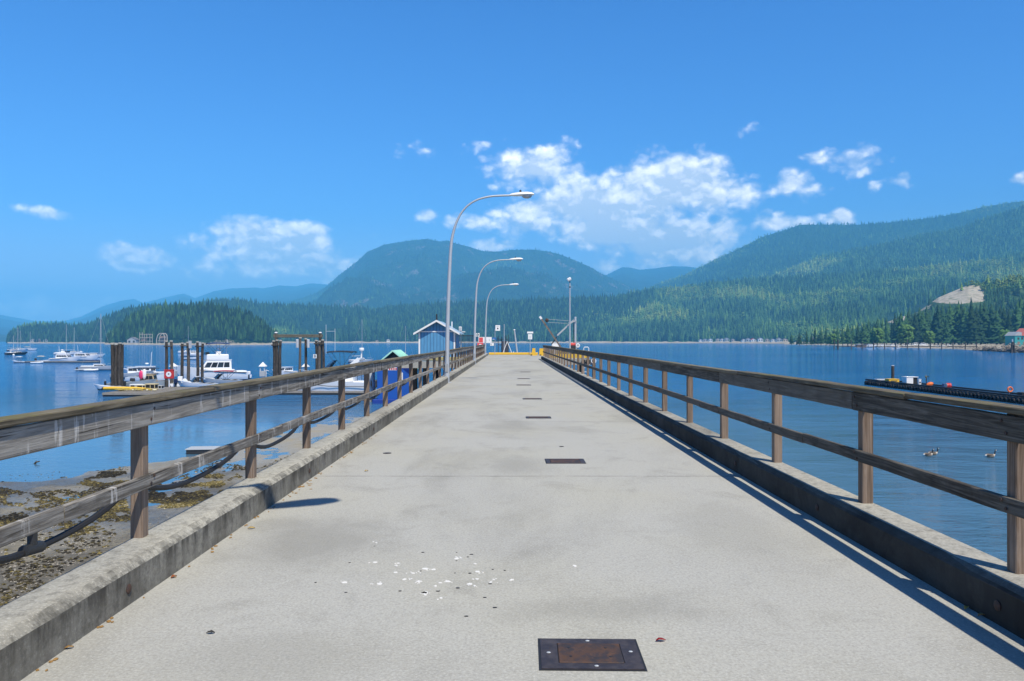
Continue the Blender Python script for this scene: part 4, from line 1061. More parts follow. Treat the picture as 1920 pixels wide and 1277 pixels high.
# the big white boat behind the railing
def express():
    L, B, H = 9.4, 3.1, 1.25
    t = thing('motor_yacht', 'big white motor yacht with black soft top and raised radar arch, seen through the railing', 'motor boat', S(622,739), R(180)); t.scale = (1,1,1.27)
    hull_mb(L,B,H,.5,.9,.10,.42,18).build('hull', M_HULLW, t, True)
    MB().tube([(-L*.47,-B*.47,H*.62),(0,-B*.50,H*.66),(L*.25,-B*.44,H*.8)],.03,6).tube([(-L*.47,B*.47,H*.62),(0,B*.50,H*.66),(L*.25,B*.44,H*.8)],.03,6).build('rubbing_strake', M_DKMET, t)
    m = MB(); vs = []; 
    sec = [(-L*.30,.42,.95),(-L*.12,.44,1.35),(.10*L,.40,1.15),(L*.25,.32,.75),(L*.38,.16,.35)]
    for x,w,h in sec: vs += [(x,-B*w,H*1.0),(x,-B*w*.82,H+h*.8),(x,-B*w*.5,H+h),(x,B*w*.5,H+h),(x,B*w*.82,H+h*.8),(x,B*w,H*1.0)]
    fs = [tuple(range(6)), tuple(24+i for i in range(6))]
    for i in range(4):
        for j in range(5): fs.append((i*6+j,i*6+j+1,(i+1)*6+j+1,(i+1)*6+j))
    m.add(vs,fs); cb = m.build('cabin', M_GEL, t, True)
    for s_ in (-1,1):
        w = MB(); w.add([(-L*.25,s_*B*.40,H+.45),(L*.05,s_*B*.395,H+.5),(L*.03,s_*B*.365,H+.8),(-L*.22,s_*B*.37,H+.85)],[(0,1,2,3)]); o = w.build('window', M_GLASS, cb); q = o.modifiers.new('t','SOLIDIFY'); q.thickness=.05; q.offset=0
    MB().add([(L*.02,-B*.3,H+1.28),(L*.10,-B*.0,H+1.22),(L*.02,B*.3,H+1.28),(-L*.05,-B*.28,H+1.95),(-L*.01,0,H+1.98),(-L*.05,B*.28,H+1.95)],[(0,1,4,3),(1,2,5,4)]).build('windscreen', M_GLASS, t)
    canopy(t, -L*.30, L*.04, B*.78, H+2.75, H+1.0, M_BLACK, 'soft_top', .10)
    m = MB()
    for s_ in (-1,1): m.bar((-L*.18,s_*B*.42,H+.9),(-L*.37,s_*B*.36,H+2.1),.12,.42)
    m.bar((-L*.37,-B*.38,H+2.15),(-L*.37,B*.38,H+2.15),.45,.14); ar = m.build('radar_arch', M_GEL, t)
    MB().tube([(-L*.38,0,H+2.2),(-L*.385,0,H+2.9)],.07,8).build('radar_post', M_WHITE, ar); MB().lathe([(.28,0),(.30,.05),(.30,.22),(.26,.27)],14,(-L*.385,0,H+2.9)).build('radar_dome', M_WHITE, ar, True)
    MB().cbox(-L*.50,-L*.30,-B*.42,B*.42,H*.55,H*1.02,.06).build('cockpit', M_GEL, t)
    m = MB(); m.tube([(-L*.36,-B*.4,H),(-L*.36,-B*.4,H+1.7)],.025,6); m.tube([(-L*.47,-B*.4,H),(-L*.47,-B*.4,H+1.6)],.025,6); m.tube([(-L*.36,B*.4,H),(-L*.36,B*.4,H+1.7)],.025,6); m.build('canopy_pole', M_BLACK, t)
    MB().cbox(-L*.56,-L*.48,-B*.36,B*.36,.28,.40,.03).build('swim_platform', M_GEL, t)
    outboard(t, -L*.55, 0, .25, M_DKMET, 1.5)
    rail_loop(t, [(L*.05,-B*.46,H*1.08),(L*.25,-B*.36,H*1.2),(L*.42,0,H*1.4),(L*.25,B*.36,H*1.2),(L*.05,B*.46,H*1.08)], .6, 9)
    m = MB(); m.tube([(-.6,.9,H+2.8),(-.6,.9,H+5.0)],.02,6); m.tube([(.9,-.9,H+2.6),(.9,-.9,H+5.4)],.02,6); m.tube([(.9,-.9,H+4.75),(-.6,.9,H+4.75)],.02,6); m.build('antenna', M_WHITE, t)
    m = MB(); m.cbox(.3,.42,-1.56,-1.50,.75,.86,.01); m.build('portlight', M_GLASS, t)
    return t
express()

for lab,px,py,n in (('white fender hanging on the alloy work boat by the red cabinet',292,724,0),('dark fender hanging at the end of the alloy work boat',303,725,1),('ring shaped fender on the float skiff',278,724,1)):
    q = S(px,py-5); f = thing('boat_fender', lab, 'fender', (q[0],104.6,SEA+.75), 0, 'fenders on the float boats'); MB().tube([(0,0,-.42),(0,0,-.34),(0,0,.2),(0,0,.3)],[.05,.15,.15,.04],10).build('body', M_BLACK if n else M_WHITE, f, True); MB().tube([(0,0,.28),(0,0,.5)],.015,5).build('line', M_WHITE, f)

cruiser('white cabin boat moored behind the first two pile clusters', S(268,706), R(176), 7.4, False, None, M_HULLW, mast=True)
skiff('white centre console boat with twin white outboards behind the flybridge cruiser', S(436,710), R(160), 6.4, M_HULLW, console=True, motor=M_GEL)
cruiser('small white cruiser moored end on between the kiosk and the beam piles', S(533,704), R(250), 6.2, False, None, M_HULLW, mast=False)
# ================================================================ floats, piles and things on them
def float_dock(lab, x0, x1, y0, y1, top=.42, grp='timber floats in the marina'):
    t = thing('floating_dock', lab, 'float', ((x0+x1)/2,(y0+y1)/2,SEA), 0, grp); a, b = (x1-x0)/2, (y1-y0)/2
    m = MB(); n = max(4,int((x1-x0)/.32))
    for i in range(n): m.box(-a+2*a*i/n+.008,-a+2*a*(i+1)/n-.008,-b,b,top-.05,top+random.uniform(-.004,.004))
    m.build('decking', M_PLANKF, t)
    MB().box(-a+.02,a-.02,-b+.02,b-.02,-.3,top-.055).build('float_body', M_BLACK, t)
    m = MB(); m.cbox(-a,a,-b-.05,-b+.0,top-.22,top+.03,.01); m.cbox(-a,a,b,b+.05,top-.22,top+.03,.01); m.cbox(-a-.05,-a,-b,b,top-.22,top+.03,.01); m.build('edge_board', M_PLANKF, t)
    return t
P1 = on_sea(192,737,SEA+.42)
float_dock('wide timber float carrying the yellow hose and skiffs, end of the marina', P1.x, P1.x+15, P1.y, P1.y+11)
float_dock('long narrow float running behind the railing toward the big yacht', P1.x+15.1, P1.x+42, P1.y+3, P1.y+6)
float_dock('finger float beside the flybridge cruiser', P1.x+22, P1.x+24, P1.y+6.1, P1.y+24)
p = on_sea(60,680); float_dock('far low float lined with white cruisers', p.x-2.5, p.x+19, p.y+.5, p.y+2.2, .35)
def pile_cluster(lab, px0, px1, pyt, Y, cap=True, n=2, rows=1, z0=-9.0, lean=.0, splint=True):
    c = at((px0+px1)/2, pyt, Y); w = (px1-px0)/F*Y; r = min(.24, w/(n*2.05)); r = min(r, .215) if n == 2 else r
    t = thing('mooring_dolphin', lab, 'pile cluster', (c.x,Y,SEA), 0, 'pile clusters holding the floats'); zt = c.z-SEA
    for j in range(rows):
        for i in range(n):
            x = -w/2+r+(w-2*r)*(i/(n-1) if n > 1 else .5); yy = j*r*2.1
            hh = zt-random.uniform(0,.32)-(.12 if j else 0); rr_ = r*random.uniform(.84,1.04); kx = random.uniform(-.09,.09)
            MB().tube([(x*1.08,yy,z0-SEA),(x*1.03+kx*1.4,yy,hh*.35),(x+kx,yy+random.uniform(-.1,.1),hh*.7),(x,yy,hh)], [rr_*1.12,rr_*1.05,rr_*random.uniform(.94,1.03),rr_*.92], 12).build('pile', M_PILEW, t, True)
            if cap: MB().lathe([(r*1.03,hh-.12),(r*1.05,hh+.02),(r*.75,hh+.05),(0,hh+.06)],12,(x,yy,0)).build('pile_cap', paint('cap_pale',(.40,.39,.34),.8,.25,6,0,.5), t, True)
    if splint:
        for zz in (zt-random.uniform(.5,.9),): MB().cbox(-w/2-.03,w/2+.03,-r-.07,-r+.0,zz-.09,zz+.09,.02).build('cross_timber', M_PILEW, t)
    return t
pile_cluster('thick dark pile cluster at the outer corner of the float, with pale caps', 207,228.5,641,104,True,3,2,splint=False)
pile_cluster('pile cluster standing behind the red life ring cabinet', 309,324,638,107,True,2,1)
pile_cluster('slim pile pair beside the tall mast, with a pale sign panel', 339,354.5,640,114,True,2,1)
pile_cluster('black pile pair at the bow of the flybridge cruiser', 367.5,383,640,114,True,2,1)
pile_cluster('pile cluster carrying one end of the high cross beam, next to the white kiosk', 510,529,637,108,True,3,1)
pile_cluster('pile cluster with white ladder guards in the middle under the cross beam', 560,576,633,108,True,2,1,splint=False)
pile_cluster('pile cluster carrying the far end of the cross beam, beside the letter sign', 590,608,637,108,True,3,1)
bm = thing('cross_beam', 'weathered timber beam spanning two tall piles above the marina', 'beam', at(559,630,108.7))
w = (605-513)/F*108.7
MB().cbox(-w/2,w/2,-.2,.2,-.22,.22,.03).build('beam', wood('beam_wood',(.05,.045,.03),(.13,.12,.09),(.25,.24,.19),0,stain=.5), bm)
for s_ in (-1,1):
    MB().tube([(s_*w*.45,0,-7),(s_*w*.45,0,.42)],.22,12).build('post', M_PILEW, bm, True); MB().lathe([(.24,.40),(.25,.48),(.1,.56),(0,.57)],12,(s_*w*.45,0,0)).build('post_cap', M_WHITE, bm, True)
g = at(568,0,107.4).x
for dx,lab in ((-.78,'white corrugated guard on the seaward side of the middle pile cluster'),(.74,'white corrugated guard on the pier side of the middle pile cluster')):
    z = at(0,638,107.4).z; t = thing('ladder_guard', lab, 'guard panel', (g+dx,107.4,z-.5)); MB().cbox(-.13,.13,-.25,.25,-.55,.62,.02).build('panel', M_WHITE, t); MB().cbox(-.1,.1,-.27,-.255,-.5,.55,.01).build('rib', M_GREY, t)
def sign(lab, px, py, w, h, Y, pole=None, mat=None, text=None, tcol=None, tsize=.8, name='sign_board', cat='sign', shapes=(), base=None):
    c = at(px,py,Y); t = thing(name, lab, cat, (c.x,Y,c.z))
    f = MB().cbox(-w/2,w/2,-.015,.015,-h/2,h/2,.006).build('panel', mat or M_WHITE, t)
    for (x0,x1,z0,z1,m_) in shapes: MB().box(x0*w,x1*w,-.020,-.0155,z0*h,z1*h).build('panel_mark', m_, f)
    if text:
        cu = bpy.data.curves.new('letter','FONT'); cu.body = text; cu.size = h*tsize; cu.align_x='CENTER'; cu.align_y='CENTER'; cu.extrude=.002; cu.offset=.012*h
        q = bpy.data.objects.new('letter', cu); COL.objects.link(q); dg = bpy.context.evaluated_depsgraph_get(); me = bpy.data.meshes.new_from_object(q.evaluated_get(dg)); bpy.data.objects.remove(q)
        me.materials.clear(); me.materials.append(tcol or M_BLACK); o = bpy.data.objects.new('lettering', me); COL.objects.link(o); o.parent = f; o.rotation_euler=(PI/2,0,0); o.location=(0,-.019,0)
    if pole is not None:
        zb = pole-c.z; MB().tube([(0,.045,zb),(0,.045,h/2-.03)],.03,8).build('post', M_GALV, t, True)
    return t
sign('white square sign with the black letter B on the pile cluster', 590.5,668,.48,.55,107.3,text='B',tsize=1.0)
sign('blank grey panel on the slim pile pair', 356.5,646,.42,1.1,113.4,mat=M_GREY)
sign('blank grey panel fixed on the black pile pair', 375,644.5,.34,.5,113.3,mat=M_GREY)
def kiosk(lab, px, pyt, pyb, pyf, Y):
    c = at(px,pyt,Y); q = F/Y; hw = 6.4/q; t = thing('power_kiosk', lab, 'kiosk', (c.x,Y,c.z), 0, 'white roofed kiosks on the floats')
    hr = (pyb-pyt)/q; hb = (pyf-pyb)/q
    MB().add([(-hw,-hw,-hr),(hw,-hw,-hr),(hw,hw,-hr),(-hw,hw,-hr),(0,0,0)],[(3,2,1,0),(0,1,4),(1,2,4),(2,3,4),(3,0,4)]).build('roof', M_WHITE, t)
    for a in (-1,1):
        for b in (-1,1): MB().tube([(a*hw*.6,b*hw*.6,-hr-hb*.5),(a*hw*.6,b*hw*.6,-hr)],.05,6).build('post', M_WHITE, t)
    MB().cbox(-hw*.8,hw*.8,-hw*.8,hw*.8,-hr-hb,-hr-hb*.45,.03).build('cabinet', M_GREY, t); return t
kiosk('white pyramid roofed kiosk standing clear on the float near the cross beam', 493,678.5,687,706,112)
kiosk('white pyramid roofed kiosk beside the bow of the big yacht', 573,680,687.5,706,112)
kiosk('white pyramid roofed kiosk just behind the red life ring cabinet', 325.5,680.5,687,706,118)
p = at(550,0,111); t = thing('gangway_rail', 'white tubular handrail beside the yacht bow kiosk', 'handrail', (p.x,111,at(0,693,111).z)); m = MB(); m.tube([(-1.2,0,-1.2),(-1.2,0,.25),(1.6,0,.25),(1.6,0,-1.2)],.035,6).build('rail', M_WHITE, t); MB().tube([(-1.2,0,-.4),(1.6,0,-.4)],.03,6).build('mid_bar', M_WHITE, t)
p = at(516,0,110); t = thing('gangway_rail', 'white sloping gangway rail at the foot of the beam pile cluster', 'handrail', (p.x,110,at(0,697,110).z)); MB().tube([(-1.3,0,.25),(.6,0,-.5),(1.8,0,-.6)],.04,6).tube([(-1.3,0,-.2),(.6,0,-.95)],.03,6).build('rail', M_WHITE, t); MB().tube([(-1.3,0,-1),(-1.3,0,.25)],.04,6).tube([(.6,0,-1.4),(.6,0,-.5)],.04,6).build('post', M_WHITE, t)
# red life ring cabinet
c = at(317,702,104.5); t = thing('life_ring_cabinet', 'red life ring cabinet with round white disc on a post at the float', 'safety cabinet', (c.x,104.5,c.z))
bd = MB().cbox(-.64,.64,-.12,.16,-.58,.60,.05).build('cabinet', M_RED, t); MB().cbox(-.7,.7,-.15,.2,.60,.66,.02).build('lid', M_RED, bd)
MB().tube([(0,-.125,.02),(0,-.14,.02)],.36,20).build('disc', M_WHITE, bd); MB().cbox(-.10,.10,-.150,-.141,-.02,.14,.01).build('disc_mark', M_DKMET, bd)
MB().tube([(0,.05,-2.0),(0,.05,-.55)],.07,8).build('post', M_WHITE, t); MB().cbox(-.75,.75,-.2,.2,-2.05,-1.9,.03).build('base', M_ORANGE, t)
# yellow spill boom, nets, crates on the float
fz = SEA+.42
def on_float(px, py): q = on_sea(px,py,fz); return (q.x,q.y,fz)
q = on_float(220,731.5); t = thing('spill_boom', 'fat yellow spill boom lying along the edge of the float', 'boom', q)
MB().tube([(-1.7,.1,.2),(-.6,0,.22),(.8,.12,.2),(2.2,.3,.19),(3.4,.2,.16)],[.2,.23,.22,.2,.12],10).build('tube', M_YELLOW, t, True); MB().tube([(-1.75,.1,.2),(-1.95,.12,.2)],[.2,.12],10).build('end_cap', M_DKMET, t)
q = on_float(258,733); t = thing('rope_heap', 'heap of yellow rope and net floats on the float edge', 'rope', q)
m = MB()
for i in range(9):
    cx_, cy_ = random.uniform(-2.2,2.2), random.uniform(-.3,.3); pts = [(cx_+random.uniform(.25,.4)*math.cos(a*.9)*1.2, cy_+.3*math.sin(a*.9), .05+.02*a+random.uniform(0,.05)) for a in range(14)]; m.tube(pts,.045,6)
m.build('rope', paint('rope_yellow',(.62,.47,.10),.8,.2,8), t, True)
for i in range(8): MB().blob((random.uniform(-2.3,2.3),random.uniform(-.45,.1),.13),(.13,.11,.11),8,6).build('net_float', paint('cork',(.72,.66,.45),.7), t, True)
def crate(lab, px, py, w, d, h, mat, open_=True):
    q = on_float(px,py); t = thing('storage_crate', lab, 'crate', q, random.uniform(-.1,.1), 'crates on the float'); b = MB(); th = .06
    b.cbox(-w/2,w/2,-d/2,d/2,0,h*.22,.02); b.build('base', mat, t)
    m = MB()
    for x in (-w/2,0,w/2-.08): m.cbox(x,x+.08,-d/2,-d/2+.06,h*.22,h*.8,.01)
    m.build('upright', mat, t); MB().cbox(-w/2,w/2,-d/2,d/2,h*.8,h,.02).build('top', mat, t); MB().box(-w/2+.1,w/2-.1,-d/2+.1,d/2-.05,h*.22,h*.8).build('contents', M_BLACK, t)
crate('white crate with dark openings on the float beside the rope heap', 256,729.5,1.3,.9,.62,M_WHITE)
crate('cream crate with three dark slots next to the white one', 270,729.8,1.5,.9,.6,paint('cream',(.75,.70,.52),.6))
crate('dark crate with pale uprights near the life ring cabinet', 285,730.3,1.3,1.0,.75,paint('straw',(.55,.47,.28),.7))
crate('low grey crate beside the foot of the life ring cabinet', 299,729.7,.9,.8,.5,M_GREY)
c = at(264.5,703,108); t = thing('kayak', 'pink and white kayak propped up on end among the skiffs', 'kayak', (c.x,108,c.z)); MB().blob((0,0,0),(.32,.25,.62),12,9).build('hull', paint('pink',(.72,.04,.16),.4), t, True); MB().blob((.42,.05,.1),(.28,.2,.75),10,8).build('cover', M_WHITE, t, True)
c = at(281,705,109); t = thing('wooden_boat', 'brown wooden boat cabin lying behind the alloy work boat', 'boat', (c.x,109,SEA)); hull_mb(4.2,1.5,.7).build('hull', paint('varnish',(.30,.17,.08),.5,.2,3), t, True); cabin(t,-1.2,.9,1.1,.6,1.75,paint('cabin_tan',(.50,.40,.24),.6),.2,.05,.9,True,'cabin',None,3)
# mint roofed royal blue shed on its float, rusty steel pile
Ysh = F*6.1/(749-CY); xs0 = (705-CX)/F*Ysh; xs1 = (770-CX)/F*Ysh; Wd = xs1-xs0
sh = thing('float_shed', 'royal blue floating shed with mint green gable roof behind the railing', 'shed', ((xs0+xs1)/2, Ysh, SEA)); hw = Wd/2; zt = EYE-SEA-(688-CY)/F*Ysh
M_SIDING = M_ROYAL
MB().cbox(-hw+.12,hw-.12,0,4.6,.42,zt,.02).build('wall', M_SIDING, sh)
zr = EYE-SEA-(657-CY)/F*(Ysh+.2); ze = zt-.05
apx = .12*Wd
MB().prism([(-hw*.85,ze),(hw*.85,ze),(0,zr-.18)],.25,4.4,'y').build('gable', M_DKMET, sh)
rf = MB()
for s_ in (-1,1): rf.prism([(0,zr),(0,zr-.12),(s_*(hw+.55),ze-.28),(s_*(hw+.55),ze-.16)],-.45,5.2,'y')
rfo = rf.build('roof', M_MINT, sh)
m = MB()
for s_ in (-1,1):
    for i in range(11): y = -.4+i*.54; m.bar((s_*.05,y,zr+.02),(s_*(hw+.5),y,ze-.13),.04,.04)
m.build('roof_rib', M_MINT, rfo)
MB().box(-hw*.95,hw*.2,-.012,-.004,zt-.35,zt-.05).build('fascia_sign', M_WHITE, sh)
for i in range(4): MB().box(-hw*.25+i*.22,-hw*.25+i*.22+.14,-.02,-.013,zt-.32,zt-.1).build('fascia_mark', M_RED, sh)
MB().cbox(hw*.35,hw*.55,-.04,-.005,zt-1.6,zt-.6,.01).build('notice', M_WHITE, sh)
m = MB(); m.cbox(-hw-.3,hw+.3,-.5,5.0,-.2,.42,.04); m.build('float_base', paint('float_blue',(.012,.05,.30),.5), sh)
t = thing('steel_pile', 'rust streaked white steel pile standing beside the blue shed', 'pile', ((696.5-CX)/F*82, 82, SEA)); k = NT('rust_streaks'); pp = k.pos(True); a = k.noise(k.mapv(pp,(3,3,.5)),1.6,6,.7); M_RSTREAK = k.out(k.mix(k.step(a,.5,.6),(.55,.55,.52),(.22,.085,.035)),.7)
MB().tube([(0,0,-4),(0,0,3.6)],.36,14).build('pile', M_RSTREAK, t, True); MB().tube([(0,0,-4),(0,0,.35)],.40,14).build('sleeve', M_PILE_C, t, True); MB().lathe([(.38,3.55),(.38,3.62),(.05,3.7)],14).build('pile_cap', M_GREY, t, True)

# ================================================================ wharf head: hut, gate, signs, derrick
hut = thing('wharf_hut', 'sky blue boarded hut with white trimmed gable at the end of the pier', 'hut', (-5.62,60.0,0))
w2, d2, hz, rz_ = 1.36, 5.6, 2.27, 3.17
k = NT('hut_boards'); pp = k.pos(True); X_,Y_,Z_ = k.sep(pp); fr = k.math('FRACT', k.math('MULTIPLY', k.math('ADD', X_, Y_), 4.0)); gr = k.step(k.math('ABSOLUTE', k.math('SUBTRACT', fr, .5)), .43, .47); nz_ = k.noise(k.mapv(pp,(4,4,.6)),2,5,.6)
cc = k.mix(k.step(nz_,.4,.7),(.075,.255,.46),(.10,.31,.52)); M_BOARDS = k.out(k.mix(gr,cc,(.015,.045,.10)),.65,k.bump(k.math('SUBTRACT',1.0,gr),.5,.01))
MB().box(-w2,w2,0,d2,0,hz).build('wall', M_BOARDS, hut)
MB().prism([(-w2,hz+.07),(w2,hz+.07),(0,rz_-.12)],.03,d2-.03,'y').build('gable', M_BOARDS, hut)
r_ = MB()
for s_ in (-1,1): r_.prism([(0,rz_),(0,rz_-.07),(s_*(w2+.40),hz-.16),(s_*(w2+.40),hz-.09)],-.36,d2+.3,'y')
ro = r_.build('roof', paint('roof_blue_grey',(.30,.42,.52),.45,.1,3), hut)
b_ = MB()
for s_ in (-1,1): b_.prism([(0,rz_+.025),(0,rz_-.13),(s_*(w2+.42),hz-.24),(s_*(w2+.42),hz-.09)],-.40,-.365,'y')
b_.build('barge_board', M_WHITE, ro)
MB().cbox(-w2-.02,w2+.02,-.03,-.002,hz-.02,hz+.065,.005).build('trim_board', M_WHITE, hut)
for s_ in (-1,1): MB().cbox(s_*w2-.06,s_*w2+.06,-.032,.06,0,hz-.022,.005).build('corner_board', M_WHITE, hut)
MB().cbox(w2+.003,w2+.03,.4,1.2,.05,2.0,.005).build('door', M_DKMET, hut)
MB().tube([(-.2,2.0,rz_-.2),(-.2,2.0,rz_+.55)],.06,8).build('flue', M_DKMET, ro); MB().tube([(1.0,2.2,hz+.2),(1.0,2.2,hz+.85)],.05,8).build('vent', M_WHITE, ro)
c = at(863,617,66); t = thing('floodlight', 'small white floodlight box above the far eave of the hut', 'floodlight', c); MB().cbox(-.13,.13,-.1,.1,-.17,.2,.03).build('housing', M_WHITE, t); MB().cbox(-.11,.11,-.115,-.101,-.14,.16,.01).build('lens', M_GREY, t); MB().tube([(.05,.05,-2.2),(.05,.05,-.15)],.04,8).build('post', M_GALV, t); MB().tube([(.05,.05,-.25),(.42,.05,-.25)],.05,8).build('arm', M_GALV, t)
gate = thing('picket_gate', 'black steel picket gate between the hut and the middle lamp post', 'gate', (-3.9,68,0))
MB().tube([(-.70,0,0),(-.70,0,2.15)],.05,8).build('gate_post', M_DKMET, gate); MB().tube([(.80,0,0),(.80,0,2.15)],.05,8).build('gate_post', M_DKMET, gate)
m = MB()
for i in range(13): x = -.62+i*.115; m.tube([(x,0,.1),(x,0,2.0)],.02,6)
m.build('picket', M_DKMET, gate); m = MB()
for z in (.15,1.0,2.02): m.bar((-.7,0,z),(.8,0,z),.05,.07)
m.build('gate_rail', M_DKMET, gate)
M_PINK = paint('sign_red',(.70,.08,.08),.5,.1,3)
sign('long white banner with a red panel at the end of the harbour railing', 909.5,637.5,1.35,.60,79.5,pole=0.0,shapes=((-.46,-.16,-.42,.42,M_PINK),(.0,.14,-.2,-.12,M_GREY),(.3,.34,-.2,.2,M_GREY)))
sign('red board with a white flash under the white banner', 900.5,646,.62,.34,79.3,mat=M_PINK,shapes=((-.2,.2,-.1,.15,M_WHITE),))
sign('small white notice on the fence left of the farthest lamp', 897.3,628,.19,.36,79.0,shapes=((-.3,.1,-.25,.3,M_DKMET),))
sign('second small white notice beside the middle lamp post', 893,628,.14,.34,78.9,shapes=((.1,.4,-.3,.2,M_DKMET),))
sign('little white notice low beside the farthest lamp', 922.5,646,.38,.26,80.5,shapes=((-.35,-.1,-.2,.05,M_DKMET),))
s_ = sign('white square sign with a black triangle on a tall post', 933.3,615,.52,.62,86.3,shapes=((-.3,.3,.2,.26,M_GREY),(-.2,.2,.30,.34,M_GREY)))
MB().prism([(-.12,-.14),(.12,-.14),(0,.08)],-.021,-.0155,'y').build('triangle', M_BLACK, s_); MB().tube([(-.32,.05,-2.9),(-.30,.05,-.1)],.028,8).build('post', M_GALV, s_); MB().bar((-.34,.05,-.28),(.05,.05,-.28),.03,.03).build('arm', M_GALV, s_)
sign('blue sign with white edge under the black triangle sign', 926.5,635,.46,.26,86.1,mat=paint('sign_blue',(.02,.14,.38),.5),shapes=((-.4,.1,-.35,-.2,M_WHITE),))
s_ = sign('white notice with a header bar on a post in the middle of the far kerb', 994,631.5,.46,.58,86.1,pole=0.0,shapes=((-.3,.3,.1,.16,M_GREY),(-.3,.3,-.1,-.04,M_GREY),(-.3,.2,-.3,-.24,M_GREY)))
MB().cbox(-.34,.34,-.03,.01,.37,.57,.01).build('header', M_WHITE, s_)
t = thing('gangway_tower', 'dark steel gangway frame with uprights behind the far kerb', 'gangway', (at(943,0,89).x,89,0))
for x in (-.55,-.15,.35,.62): MB().bar((x,0,-1.5),(x,0,random.uniform(1.7,2.3)),.07,.07).build('upright', M_DKMET, t)
MB().cbox(-.12,.60,-.05,.05,-.3,1.55,.01).build('mesh_panel', paint('dark_slate',(.05,.055,.075),.7), t)
for z in (.2,1.1,1.75): MB().bar((-.6,0,z),(.66,0,z),.06,.06).build('cross_bar', M_DKMET, t)
t = thing('tall_post', 'slim pale post rising above the dark gangway frame', 'post', (at(945.3,0,88.4).x,88.4,0)); MB().tube([(0,0,-.5),(0,0,3.35)],[.05,.035],8).build('shaft', M_GALV, t); MB().lathe([(.05,0),(.06,.05),(.02,.1)],8,(0,0,3.35)).build('finial', M_GREY, t)
t = thing('trestle', 'white A shaped trestle standing at the far kerb', 'trestle', (at(951,0,87.6).x,87.6,0)); m = MB(); m.bar((-.55,0,0),(0,0,1.5),.06,.06); m.build('leg', M_WHITE, t); MB().bar((.6,0,0),(0,0,1.5),.06,.06).build('leg', M_WHITE, t); MB().bar((.6,.0,.1),(.75,0,.35),.07,.07).build('foot', M_WHITE, t)
t = thing('leaning_pole', 'white pole leaning to one side beyond the far kerb', 'pole', (at(970.5,0,88).x,88,0)); MB().tube([(0,0,-.2),(-.36,0,2.75)],[.12,.075],10).build('shaft', M_GALV, t, True); MB().lathe([(.09,0),(.12,.05),(.09,.12)],10,(-.37,0,2.75)).build('end_fitting', M_WHITE, t)
def barrier(lab, px, px2, top, Y, notch):
    x0 = (px-CX)/F*Y; x1 = (px2-CX)/F*Y; w = x1-x0; t = thing('barrier_block', lab, 'barrier', ((x0+x1)/2,Y,0), 0, 'yellow barrier blocks')
    pr = [(-w/2,0),(w/2,0),(w/2,.12),(w*.33,.35),(w*.30,top),(-w*.12,top),(-w*.22,.35),(-w/2,.12)] if notch else [(-w/2,0),(w/2,0),(w/2,top),(-w*.45,top),(-w/2,.3)]
    MB().prism(pr,-.35,.35,'y').build('block', M_YELLOW, t); MB().tube([(0,0,top-.02),(0,0,top+.05)],.06,8).build('lifting_eye', M_DKMET, t); MB().cbox(-w*.42,-w*.15,-.37,-.34,.02,.12,.01).build('fork_slot', M_BLACK, t)
barrier('yellow concrete barrier with a narrow stepped top at the far kerb', 993.5,1006,.78,82.5,True)
barrier('square yellow barrier block against the end of the dark railing', 1011,1021,.76,82,False)
fl = thing('floodlight_pole', 'tall pale pole with a tilted floodlight beyond the dark railing', 'light pole', (at(1068.5,0,70).x,70,0)); zt_ = at(0,531,70).z
MB().tube([(0,0,0),(0,0,zt_)],[.085,.055],12).build('pole', M_GALV, fl, True)
m = MB(); m.cbox(-.24,.12,-.2,.2,-.12,.14,.05); hd = m.build('lamp_head', M_WHITE, fl); hd.location=(-.02,0,zt_+.38); hd.rotation_euler=(0,rad(-28),0); MB().cbox(-.2,.1,-.17,.17,-.16,-.121,.02).build('lens', M_GREY, hd); MB().tube([(0,0,zt_-.35),(0,0,zt_+.3)],.035,8).build('bracket', M_DKMET, fl); MB().lathe([(.07,0),(.09,.04),(.07,.1)],10,(0,0,zt_-.4)).build('collar', M_DKMET, fl)
Yd = 74; dr = thing('derrick_crane', 'small wharf derrick with a slanting boom, strut and mast', 'crane', (at(1072,0,Yd).x,Yd,0))
def dp(px,py,dy=0): q = at(px,py,Yd); return (q.x-dr.location.x, dy, q.z)
MB().bar((dp(1063,655)[0],0,.1),dp(1013,595),.13,.16).build('boom', wood('crane_wood',(.07,.06,.05),(.16,.14,.12),(.28,.25,.22),2,obj=True), dr); MB().bar(dp(1015.5,598),dp(1012,593.5),.17,.20).build('boom_tip', M_WHITE, dr)
MB().bar((dp(1079,655)[0],0,0),dp(1079,594),.17,.17).build('mast', M_GALV, dr); MB().bar((dp(1076.5,655)[0],.3,0),dp(1076.5,603,.3),.06,.06).build('mast_brace', M_DKMET, dr)
MB().bar(dp(1045,629,.15),dp(1080,596.5,.15),.12,.14).build('strut', M_GREY, dr); MB().bar(dp(1066,606,-.15),dp(1080,601,-.15),.14,.14).build('strut_head', M_GREY, dr)
MB().bar(dp(1034,646,.15),dp(1044,632,.15),.08,.1).build('lower_strut', M_DKMET, dr)
m = MB(); m.tube([dp(1026,598.5),dp(1070,602)],.014,4); m.tube([dp(1027,604.5),dp(1064,606.5)],.014,4); m.build('cable', M_GREY, dr); MB().blob(dp(1025.5,600.5),(.18,.12,.18),10,7).build('sheave', M_RUST, dr, True)
c = at(1074,646.5,73); t = thing('winch_drum', 'red winch drum beside the foot of the derrick mast', 'winch', (c.x,73,0)); MB().tube([(-.22,0,c.z),(.22,0,c.z)],.18,12).build('drum', M_RED, t, True); MB().cbox(-.26,.26,-.22,.22,0,c.z-.05,.02).build('stand', M_DKMET, t); 
for s_ in (-1,1): MB().tube([(s_*.20,0,c.z),(s_*.25,0,c.z)],.24,14).build('flange', M_RED, t)
